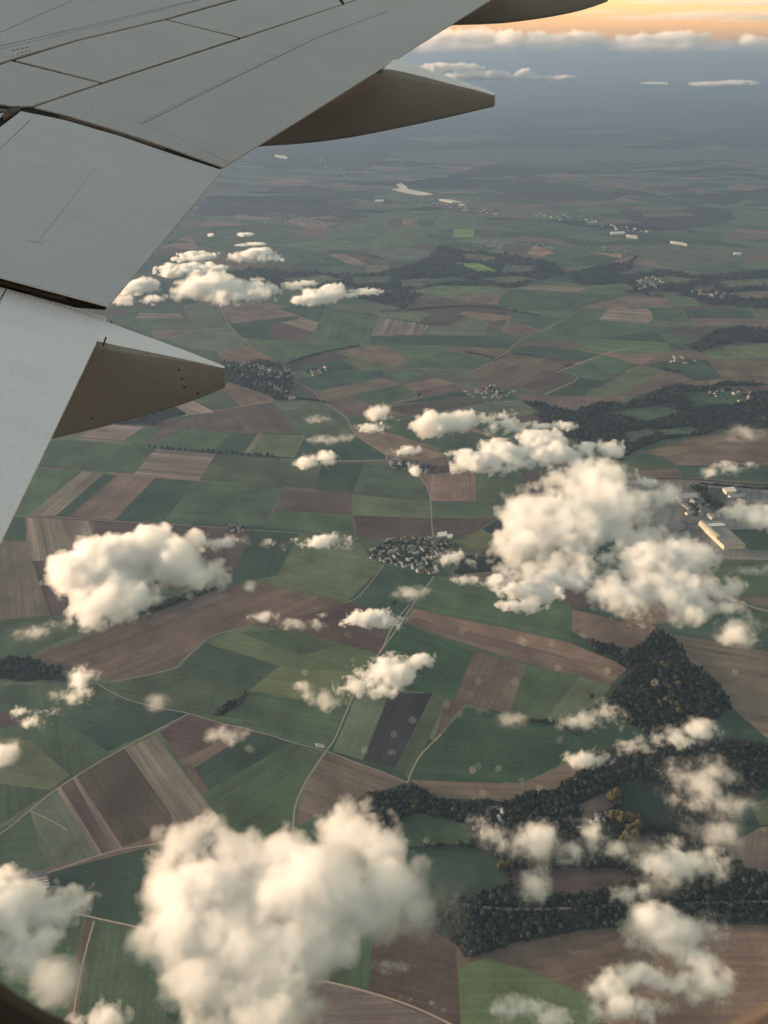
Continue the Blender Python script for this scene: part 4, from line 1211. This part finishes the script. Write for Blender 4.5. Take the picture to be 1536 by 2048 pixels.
def cloud(label, pblobs, z=-800.0, dens=1.0, amp=1.5, soft=0.16, feat=0.42, detail=6, rough=.66, group=None, vox=64, dist=None, billow=0.0, power=1.0):
    """a cumulus: ellipsoid lobes at the cloud's own height, torn by noise, filled with droplets"""
    W = []
    for b in pblobs:
        x, y, rx, ry = b[:4]
        zz = z + (b[4] if len(b) > 4 else 0.0)
        if dist:
            W.append((at_depth(x, y, dist), Vector((rx, rx, ry)) * (dist / F)))
            continue
        p = at_z(x, y, zz)
        dep = p.y * CP - p.z * SP
        th = math.atan2(-p.z, math.hypot(p.x, p.y))
        rxw, ryw = rx * dep / F, ry * dep / F
        rd = min(rxw * .9, .85 * ryw / max(math.sin(th), .05))
        rz = math.sqrt(max(ryw ** 2 - (rd * math.sin(th)) ** 2, (.3 * ryw) ** 2)) / math.cos(th)
        rz = min(rz, 1.2 * max(rxw, ryw))
        W.append((p, Vector((rxw, rd, rz))))
    c0 = sum((p for p, r in W), Vector()) / len(W)
    loc = [(tuple(p - c0), tuple(r)) for p, r in W]
    unit = max(min(r) for p, r in loc)
    CLOUD_UNIT[0] = unit
    soft = soft * SOFT
    BILLOW[0] = billow
    amp = amp * 1.12
    if not billow and not dist:          # fragments are torn finer and thinner than the big heaps
        amp, dens, rough, detail = amp * 1.3, dens * .8, .72, 5
        feat *= .85
        if dens < .3: amp, dens = amp * .72, dens * 1.35     # thin veils hang together
    else: detail = 5
    pad = 1.3
    lo = [min(p[i] - r[i] * pad for p, r in loc) for i in range(3)]
    hi = [max(p[i] + r[i] * pad for p, r in loc) for i in range(3)]
    size = [h - l for l, h in zip(lo, hi)]
    scale = feat * unit * 2
    rnd = random.Random(label)
    seed = tuple(rnd.uniform(-5e3, 5e3) for _ in range(3))
    args = (loc, scale, amp, seed, detail, rough)
    # hull: iso-surface of the very field that fills it
    ng = bpy.data.node_groups.new('cloud_hull', 'GeometryNodeTree')
    ng.interface.new_socket('Geometry', in_out='OUTPUT', socket_type='NodeSocketGeometry')
    nb = NB(ng)
    f = cloud_field(nb, nb.new('GeometryNodeInputPosition').outputs[0], *args)
    vc = nb.new('GeometryNodeVolumeCube')
    nb.put(vc.inputs['Density'], nb.math('ADD', f, 1.0))
    vc.inputs['Background'].default_value = 0.0
    vc.inputs['Min'].default_value = lo
    vc.inputs['Max'].default_value = hi
    d = max(size) / vox
    for k, a in enumerate('XYZ'): vc.inputs['Resolution ' + a].default_value = max(6, int(size[k] / d))
    vm = nb.new('GeometryNodeVolumeToMesh')
    ng.links.new(vc.outputs[0], vm.inputs[0])
    vm.inputs['Threshold'].default_value = 1.0 + 0.01
    ng.links.new(vm.outputs[0], nb.new('NodeGroupOutput').inputs[0])
    tmp = bpy.data.objects.new('tmp', bpy.data.meshes.new('tmp'))
    COL.objects.link(tmp)
    mod = tmp.modifiers.new('g', 'NODES')
    mod.node_group = ng
    dg = bpy.context.evaluated_depsgraph_get()
    me = bpy.data.meshes.new_from_object(tmp.evaluated_get(dg))
    bpy.data.objects.remove(tmp)
    bpy.data.node_groups.remove(ng)
    # droplets
    m, nb, bsdf, out = material('cloud_droplets')
    m.node_tree.nodes.remove(bsdf)
    tc = nb.new('ShaderNodeTexCoord')
    f = cloud_field(nb, tc.outputs['Object'], *args)
    D = dens * CLOUD_TAU / unit
    g = nb.math('DIVIDE', f, soft, clamp=True)
    if power != 1.0: g = nb.math('POWER', g, power)      # dense heart, thin fringe
    dn = nb.math('MULTIPLY', g, D)
    pv = nb.new('ShaderNodeVolumePrincipled')
    pv.inputs['Color'].default_value = (1, 1, 1, 1)
    pv.inputs['Anisotropy'].default_value = 0.35
    nb.put(pv.inputs['Density'], dn)
    m.node_tree.links.new(pv.outputs[0], out.inputs['Volume'])
    tr = nb.new('ShaderNodeBsdfTransparent')
    df = nb.new('ShaderNodeBsdfTranslucent')
    df.inputs[0].default_value = (.9, .9, .9, 1)
    mx = nb.new('ShaderNodeMixShader')
    mx.inputs[0].default_value = 0.01
    m.node_tree.links.new(tr.outputs[0], mx.inputs[1])
    m.node_tree.links.new(df.outputs[0], mx.inputs[2])
    m.node_tree.links.new(mx.outputs[0], out.inputs['Surface'])
    m.cycles.volume_step_rate = 0.65 if billow else 0.5
    me.materials.clear()
    o = link('cloud', me, m)
    o.location = c0
    tag(o, label, 'cloud', group)
    return o
CLOUD_TAU = 4.2
G_SM = None
# --- large ones
cloud('largest billowing white cumulus at the bottom centre, hiding the road and the wood edge',
      [(470,1700,70,60),(555,1725,105,75),(690,1680,75,62),(745,1710,55,55),(420,1790,130,75),(610,1800,150,100),(755,1790,60,60),(380,1870,95,75),(520,1920,130,85),(410,1970,85,70),(545,2030,100,60),(400,2050,70,40),(640,1900,70,60)],
      vox=140, dens=1.0, amp=1.05, feat=.36, soft=.26, billow=.9)
cloud('thin torn wisps over the upper left shoulder of the largest cumulus', [(370,1680,70,40),(330,1720,50,40),(410,1650,40,24)], dens=.35, amp=1.7, soft=.45)
cloud('grey ragged fringe on the right flank of the largest cumulus', [(800,1780,60,70),(760,1850,60,40),(840,1830,40,40)], dens=.3, amp=1.8, soft=.5)
cloud('cream cumulus cut by the left edge above the dark window frame', [(20,1830,110,70),(110,1820,80,45),(-60,1850,120,90),(60,1890,70,40)], vox=90, amp=.95, feat=.36, billow=1.0)
cloud('thin wisp of cloud rising from the window frame corner', [(110,1960,60,60),(60,1930,60,40)], dens=.3, amp=1.7, soft=.5)
cloud('small white cloud at the bottom edge beside the window frame', [(205,2040,60,30),(160,2046,40,22)], dens=.6, amp=1.6, soft=.3)
cloud('single dense cream cumulus over the striped field at the left', [(290,1105,70,55),(220,1135,90,60),(150,1150,52,42),(350,1125,60,50),(390,1080,24,24),(230,1195,80,48),(180,1225,40,30),(400,1150,50,26)],
      vox=120, amp=.75, feat=.40, soft=.2, billow=1.1)
cloud('broad cumulus beside the warehouses, upper lobe of the big pair', [(1190,965,80,45),(1120,1040,110,62),(1230,1020,80,50),(1300,1000,56,20),(1045,1085,62,40),(1150,1075,70,34),(1290,1080,100,30),(1080,1140,80,30)],
      vox=130, amp=1.5, feat=.34, soft=.28, billow=.8, dens=.7)
cloud('rounded cumulus lobe below the warehouses, lower right of the big pair', [(1290,1130,80,45),(1370,1110,60,40),(1330,1180,110,45),(1240,1190,70,36),(1410,1180,50,24),(1400,1215,60,26)], vox=110, amp=1.45, feat=.34, soft=.28, billow=.8, dens=.7)
cloud('ragged cream strip of cloud under the left side of the big pair', [(1060,1180,70,26),(1130,1160,70,26),(1000,1165,40,18),(1050,1210,50,16)], amp=1.7, soft=.3, dens=.8)
cloud('long low cumulus lying before the dark valley wood', [(960,918,60,22),(1030,910,80,28),(1090,895,60,32),(1150,905,50,22),(1210,895,34,16)], vox=90, amp=1.5, soft=.2)
cloud('short bright cumulus above the long low one', [(860,850,44,28),(920,842,40,20),(990,842,40,18),(1040,850,30,10)], vox=80, amp=1.5, soft=.22)
cloud('small round puff right of the bright strip over the dark wood', [(1130,852,26,10),(1080,852,30,8)], dens=.4, amp=1.8, soft=.4)
cloud('small bright cloud beside the pale road south of the village', [(745,1240,52,22),(715,1232,24,16),(790,1245,24,14)], amp=1.5, soft=.25)
cloud('ragged bright cloud touching the navy blue field', [(780,1345,70,34),(720,1365,44,22),(830,1325,34,20),(760,1380,30,16)], vox=80, amp=1.6, soft=.28)
cloud('faint wisp trailing left from the ragged bright cloud', [(650,1400,40,22),(610,1375,24,12),(620,1390,20,14)], dens=.25, amp=2.0, soft=.5)
# --- left distance
cloud('biggest of the cream clouds beside the middle flap', [(420,572,60,28),(470,580,70,20),(530,577,40,13),(380,582,40,20)], vox=90, amp=1.2, soft=.2)
cloud('flat cream cloud just above the biggest one by the middle flap', [(350,542,40,13),(400,540,50,14),(430,540,24,10)], amp=1.4, soft=.22)
cloud('small cream cloud close to the flap corner', [(285,570,34,15),(262,580,22,10)], amp=1.4, soft=.22)
cloud('dome shaped cream cloud, upper right of the flap group', [(515,511,38,14),(475,516,22,8),(545,517,20,6)], amp=1.3, soft=.22)
cloud('flat small cloud, highest left of the flap group', [(395,513,38,10),(365,518,24,6)], amp=1.5, soft=.25)
cloud('cream cloud at the right end of the flap group above the fields', [(640,592,44,17),(670,580,30,12),(610,600,24,10)], amp=1.5, soft=.25)
cloud('thin tail of cloud between the biggest and the right end cloud', [(590,572,26,8),(615,568,20,6)], dens=.5, amp=1.8, soft=.35)
cloud('faint wisp to the right of the flap group', [(735,583,36,7),(700,590,20,5)], dens=.45, amp=1.8, soft=.35)
cloud('small cloud peeping out under the flap corner', [(245,598,24,12),(300,600,30,8)], dens=.6, amp=1.5, soft=.3)
cloud('tiny cloud fragment highest above the flap group', [(490,469,18,4)], dens=.5, amp=1.4, soft=.35)
cloud('thin flat cloud fragment just above the dome shaped cream cloud', [(510,488,24,4),(485,490,16,3)], dens=.5, amp=1.4, soft=.35)
cloud('tiny round puff left of the high fragment', [(422,470,7,4)], dens=.6, amp=1.3, soft=.35)
# --- small ones in the middle
cloud('small white cloud over the green field west of the junction', [(618,925,26,18),(652,918,24,17)], amp=1.6, soft=0.35, power=1.7)
cloud('wispy puff over the dark green field by the road', [(755,825,29,17),(770,838,24,10)], dens=.6, amp=1.8, soft=0.49, power=1.7)
cloud('flat wisp just below the wispy puff by the road', [(745,856,31,12),(735,860,22,7)], dens=.6, amp=1.8, soft=0.49, power=1.7)
cloud('small puff covering the pink field by the junction', [(818,900,26,11),(800,905,19,7)], dens=.55, amp=1.6, soft=0.49, power=1.7)
cloud('tiny puff above the houses at the junction', [(830,941,14,12)], dens=.8, amp=1.4, soft=0.42, power=1.7)
cloud('faint brownish wisp over the triangular green field', [(632,838,31,10),(650,880,48,12),(690,875,26,10)], dens=.16, amp=1.9, soft=0.70, power=1.7)
cloud('ragged bright wisp over the light green field left of the village', [(650,1082,41,17),(625,1085,36,12),(690,1085,24,10)], amp=1.8, soft=0.42, dens=.8, power=1.7)
cloud('tiny shred beside the dark green field left of the ragged wisp', [(532,1084,12,11),(560,1090,19,7)], dens=.5, amp=1.8, soft=0.56, power=1.7)
cloud('thin cloud shreds right of the dense left cumulus', [(440,1085,41,17),(470,1080,31,10)], dens=.45, amp=2.0, soft=0.56, power=1.7)
cloud('small puff below the dense left cumulus over the brown field', [(500,1174,17,14)], dens=.45, amp=1.6, soft=0.56, power=1.7)
cloud('faint ragged wisps over the long brown field', [(530,1234,36,14),(590,1248,41,14),(635,1250,29,12),(640,1232,17,7)], dens=.32, amp=2.0, soft=0.63, power=1.7)
cloud('hazy veil south of the roadside village', [(825,1185,43,17),(805,1190,31,12)], dens=.28, amp=1.6, soft=0.70, power=1.7)
cloud('thin cloud wisp right beside the roadside village', [(905,1115,41,14),(930,1125,36,11),(890,1120,24,11)], dens=.45, amp=1.9, soft=0.56, power=1.7)
cloud('small torn cloud at the tip of the pink strip below the big pair', [(930,1160,29,12)], dens=.5, amp=1.8, soft=0.56, power=1.7)
cloud('cloud puff left of the dark copse at the left edge', [(165,1358,31,22),(150,1390,41,17),(180,1380,19,10)], dens=.6, amp=1.8, soft=0.49, power=1.7)
cloud('small shreds over the green field at the far left', [(65,1442,31,14),(40,1425,24,11),(110,1425,24,7)], dens=.5, amp=1.9, soft=0.56, power=1.7)
cloud('cream cloud cut by the left edge over the green field', [(-8,1510,41,36),(5,1495,22,19)], amp=1.3, soft=0.42, dens=.8, power=1.7)
cloud('thin veil over the purple field by the pale road', [(450,1472,43,22),(480,1462,29,14),(500,1494,14,10)], dens=.35, amp=1.7, soft=0.63, power=1.7)
cloud('faint wisp above the green field near the left road', [(316,1405,24,22)], dens=.15, amp=1.9, soft=0.70, power=1.7)
cloud('faint veil left of the dense left cumulus over the copse', [(60,1265,48,17),(110,1250,31,11)], dens=.2, amp=1.8, soft=0.70, power=1.7)
# --- right hand side
cloud('bright cloud cut by the right edge beside the warehouse', [(1500,1030,64,26),(1470,1025,33,20),(1545,1035,64,31)], dens=1.1, amp=1.4, soft=0.42, power=1.8)
cloud('isolated puff over the brown field right of the wood', [(1470,1262,46,31),(1500,1245,26,15),(1460,1280,26,18)], amp=1.6, soft=0.59, dens=0.78, power=1.8)
cloud('torn veil over the brown field at the right edge', [(1455,935,38,15),(1420,945,23,12),(1500,932,15,9)], dens=0.39, amp=2.0, soft=0.68, power=1.8)
cloud('faint wisp above the brown upland at the right edge', [(1490,865,46,18),(1470,880,28,10)], dens=0.16, amp=1.7, soft=0.84, power=1.8)
cloud('small white wisp between the big cloud and the railway', [(1300,965,33,12),(1285,958,18,6)], dens=0.67, amp=1.6, soft=0.51, power=1.8)
cloud('thin veil over the green field right of the big pair', [(1505,1142,46,12),(1540,1135,38,10)], dens=0.28, amp=1.8, soft=0.84, power=1.8)
cloud('ragged puff over the wood with yellow trees', [(1170,1438,56,23),(1215,1425,44,26),(1150,1450,31,12)], dens=0.62, amp=2.0, soft=0.68, power=1.8)
cloud('soft pale patch on the round green field edge', [(1024,1440,38,20)], dens=0.34, amp=1.5, soft=0.84, power=1.8)
cloud('long bright wisp slanting across the lower wood top', [(1340,1480,90,20),(1390,1460,64,26),(1280,1492,46,15)], dens=0.84, amp=1.6, soft=0.59, power=1.8)
cloud('small bright cloud at the upper left of the lower wood', [(1170,1520,46,19),(1210,1518,31,12)], dens=0.90, amp=1.6, soft=0.51, power=1.8)
cloud('broken cloud field over the right of the lower wood, upper part', [(1400,1570,56,38),(1360,1560,51,36),(1440,1550,51,31),(1380,1600,56,28),(1460,1610,44,26)], vox=90, dens=0.56, amp=2.0, soft=0.68, power=1.8)
cloud('torn veil hanging below the broken cloud field at the right', [(1440,1660,56,38),(1480,1610,38,31),(1400,1650,38,26)], dens=0.34, amp=2.1, soft=0.84, power=1.8)
cloud('bright oval cumulus in the middle of the lower wood', [(1370,1720,90,38),(1330,1725,77,33),(1410,1715,51,31),(1360,1690,51,20)], vox=80, dens=1.1, amp=1.4, soft=0.47, power=1.8)
cloud('grey fringe around the bright oval cumulus', [(1280,1715,51,36),(1450,1730,51,18),(1330,1770,77,23),(1290,1690,44,20)], dens=0.31, amp=2.0, soft=0.84, power=1.8)
cloud('twin headed cream cloud beside the hamlet, left head', [(1065,1680,56,44),(1080,1655,33,26),(1050,1700,38,26)], amp=1.5, soft=0.51, dens=0.95, power=1.8)
cloud('twin headed cream cloud beside the hamlet, right head', [(1185,1665,33,31),(1150,1700,56,26),(1180,1700,38,23),(1220,1700,46,20)], amp=1.6, soft=0.59, dens=0.78, power=1.8)
cloud('upright plume of cloud below the twin heads', [(1065,1765,36,33),(1060,1795,31,18),(1075,1745,26,20)], dens=0.67, amp=1.7, soft=0.59, power=1.8)
cloud('thin cloud shred over the hamlet roofs', [(980,1670,46,28),(960,1650,31,18),(1000,1700,26,23)], dens=0.45, amp=1.9, soft=0.68, power=1.8)
cloud('small pale cloud above the sandy track in the lower wood', [(1250,1790,38,20),(1280,1780,28,18),(1230,1800,23,10)], dens=0.62, amp=1.7, soft=0.59, power=1.8)
cloud('grey haze patch left of the sandy track', [(880,1790,90,64),(900,1850,51,38)], dens=0.16, amp=1.8, soft=1.01, power=1.8)
cloud('tall white cumulus at the lower right, upper lobe', [(1340,1860,82,51),(1300,1850,51,44),(1390,1870,56,41),(1330,1895,64,31)], vox=90, dens=1.1, amp=1.4, soft=0.38, power=1.8)
cloud('white cloud curling down the right flank of the lower right cumulus', [(1400,1920,56,38),(1420,1970,46,44),(1390,1990,38,31)], dens=1.16, amp=1.6, soft=0.43, power=1.8)
cloud('broad pale cloud at the lower right below the tall cumulus', [(1270,1960,82,36),(1220,1980,64,33),(1330,1965,56,28),(1260,2010,90,33),(1200,2025,51,23)], vox=90, dens=1.08, amp=1.7, soft=0.47, power=1.8)
cloud('cloud wisps on the bottom edge over the light green field', [(1050,2020,56,26),(1030,2000,26,18),(1090,2040,64,23),(1000,2015,23,18)], dens=0.78, amp=1.9, soft=0.54, power=1.8)
cloud('faint veil over the purple field at the bottom', [(790,1930,51,13),(770,1940,31,10)], dens=0.22, amp=1.8, soft=0.68, power=1.8)
# --- towards the horizon
cloud('low bank of cumulus heads behind the second fairing', [(930,138,34,10),(965,150,50,8),(885,135,44,7),(925,152,40,8)], dist=15000, amp=1.7, soft=.2, feat=.3, vox=90, dens=.8)
cloud('first small tower standing right of the low bank', [(1002,150,16,9),(1015,155,26,4)], dist=15000, amp=1.7, soft=.2, feat=.3, vox=90)
cloud('second small tower with a flat skirt right of the low bank', [(1048,148,18,10),(1065,156,34,4)], dist=15200, amp=1.7, soft=.2, feat=.3, vox=90)
cloud('little flat cloud beyond the two small towers', [(1130,155,22,4)], dist=15500, amp=1.9, soft=.2, feat=.3, vox=90, dens=.6)
cloud('long flat cloud low over the blue distance at the right', [(1475,166,38,5),(1420,168,36,4),(1310,166,24,2)], dist=15500, amp=1.9, soft=.2, feat=.3, vox=90, dens=.8)
DB = 76000
cloud('left part of the lumpy cloud bank on the horizon', [(800,105,60,24),(880,90,60,26),(945,80,50,22),(850,85,40,20),(920,104,110,20)], dist=DB, amp=1.5, soft=.25, feat=.26, vox=130, dens=.42)
cloud('middle part of the lumpy cloud bank on the horizon', [(1015,80,44,20),(1080,88,70,20),(1160,82,50,16),(1080,104,120,18),(1018,68,16,9),(1200,96,60,14)], dist=DB + 3000, amp=1.5, soft=.25, feat=.26, vox=130, dens=.42)
cloud('right part of the lumpy cloud bank on the horizon', [(1270,86,50,18),(1350,84,60,20),(1400,76,30,8),(1310,104,130,16),(1300,92,60,16)], dist=DB + 1000, amp=1.5, soft=.25, feat=.26, vox=130, dens=.42)
cloud('cloud heads at the right end of the horizon bank', [(1430,98,60,14),(1500,86,28,16),(1560,94,60,18),(1480,106,110,14)], dist=DB + 2000, amp=1.5, soft=.25, feat=.26, vox=130, dens=.42)
cloud('thin grey cloud layer high in the orange sky', [(1420,30,150,7),(1560,34,160,9),(1300,36,120,5),(1200,24,90,3)], dist=DB + 9000, amp=.8, soft=.7, dens=.05, vox=90, feat=.8)
cloud('second thin streak at the very top of the orange sky', [(1500,6,120,4),(1350,2,120,4)], dist=DB + 9000, amp=.8, soft=.7, dens=.03, vox=80, feat=.8)
# ------------------------------------------------------------------ cabin window round the camera
def window_ring(name, hw, z0, z1, rad, y, profile, mat, parent):
    """ring swept round a rounded rectangle; profile = (outward, depth) pairs"""
    path = []
    for cx_, cz_, a0 in ((hw - rad, z1 - rad, 0), (-hw + rad, z1 - rad, 90), (-hw + rad, z0 + rad, 180), (hw - rad, z0 + rad, 270)):
        for k in range(13):
            a = R(a0 + 90 * k / 12)
            path.append((cx_, cz_, math.cos(a), math.sin(a)))
    vs, fs = [], []
    n, m_ = len(path), len(profile)
    for cx_, cz_, ca, sa in path:
        for o_, d_ in profile: vs.append((cx_ + (rad + o_) * ca, y + d_, cz_ + (rad + o_) * sa))
    for i in range(n):
        for j in range(m_):
            fs.append((i * m_ + j, ((i + 1) % n) * m_ + j, ((i + 1) % n) * m_ + (j + 1) % m_, i * m_ + (j + 1) % m_))
    me = mesh(name, vs, fs)
    for p in me.polygons: p.use_smooth = True
    return link(name, me, mat, parent)
win = bpy.data.objects.new('cabin_window', None); COL.objects.link(win); win.location = (.0055, 0, 0)
tag(win, 'dark rounded rim of the cabin window, blurred in the bottom corners', 'window')
k_ = .70
window_ring('frame', .222 * k_, -.503 * k_, .085 * k_, .155 * k_, .22 * k_, [(.0, -.004), (-.001, -.009), (.006, -.016), (.04, -.03), (.075, -.03), (.075, .0)],
            flat_material('window_trim_shade', (.022, .019, .017), .2, 20), win)  # pale plastic coloured near black: its shade is in the base colour
window_ring('seal', .222 * k_, -.503 * k_, .085 * k_, .155 * k_, .22 * k_, [(.0, .0), (.0, -.004), (.07, -.001), (.07, .003)],
            flat_material('window_seal', (.05, .042, .035), .2, 20), win)
# ice specks on the pane, out of focus
ice, nb, b, out = material('ice_speck')
b.inputs['Base Color'].default_value = (.9, .86, .8, 1)
b.inputs['Roughness'].default_value = .4
SPECKS = [(697,1270,.7),(925,1262,.8),(956,1362,.6),(957,1422,.6),(940,1388,.5),(1030,1362,.7),(1048,1285,.9),(1040,1280,.8),(1104,1286,.8),(1115,1335,.8),(1168,1270,.7),(1215,1342,1.0),(1250,1302,.7),
          (893,1408,.7),(920,1428,.6),(825,1440,.9),(788,1468,.8),(784,1505,.8),(945,1540,1.0),(957,1532,.7),(997,1537,.9),(1043,1562,.8),(1078,1575,.8),(1120,1480,.7),(1310,1365,.9),(1240,1480,.5),(950,1638,.8),(852,1680,1.0),
          (913,1790,.7),(800,1995,.7),(820,2000,.7),(864,2005,.8),(887,2020,.8),(610,1345,.8),(1470,1345,.7),(825,1705,.6),(966,1585,.7),(730,1500,.7)]
for px_, py_, r_ in SPECKS:
    d_ = ray(px_, py_); c_ = d_ * (.168 / d_.y)
    bm = bmesh.new()
    bmesh.ops.create_icosphere(bm, subdivisions=1, radius=1)
    for v in bm.verts:
        v.co = Vector((v.co.x * rng.uniform(.7, 1.2), v.co.y * .4, v.co.z * rng.uniform(.7, 1.2))) * .00055 * r_
    me = bpy.data.meshes.new('ice_speck'); bm.to_mesh(me); bm.free()
    o = link('ice_speck', me, ice, win)
    o.location = c_ - win.location
# ------------------------------------------------------------------ haze
HZ = 62000.0
bm = bmesh.new()
bmesh.ops.create_cube(bm, size=1.0)
for v in bm.verts:
    v.co = (v.co.x * 2 * HZ, v.co.y * 2 * HZ, GROUND - 1 if v.co.z < 0 else HAZE_TOP)
me = bpy.data.meshes.new('haze'); bm.to_mesh(me)
m, nb, bsdf, out = material('haze_air')
m.node_tree.nodes.remove(bsdf)
pv = nb.new('ShaderNodeVolumePrincipled')
pv.inputs['Color'].default_value = (*HAZE_COL, 1)
pv.inputs['Density'].default_value = HAZE_DENS
pv.inputs['Anisotropy'].default_value = 0.2
m.node_tree.links.new(pv.outputs[0], out.inputs['Volume'])
tag(link('haze', me, m), kind='stuff')
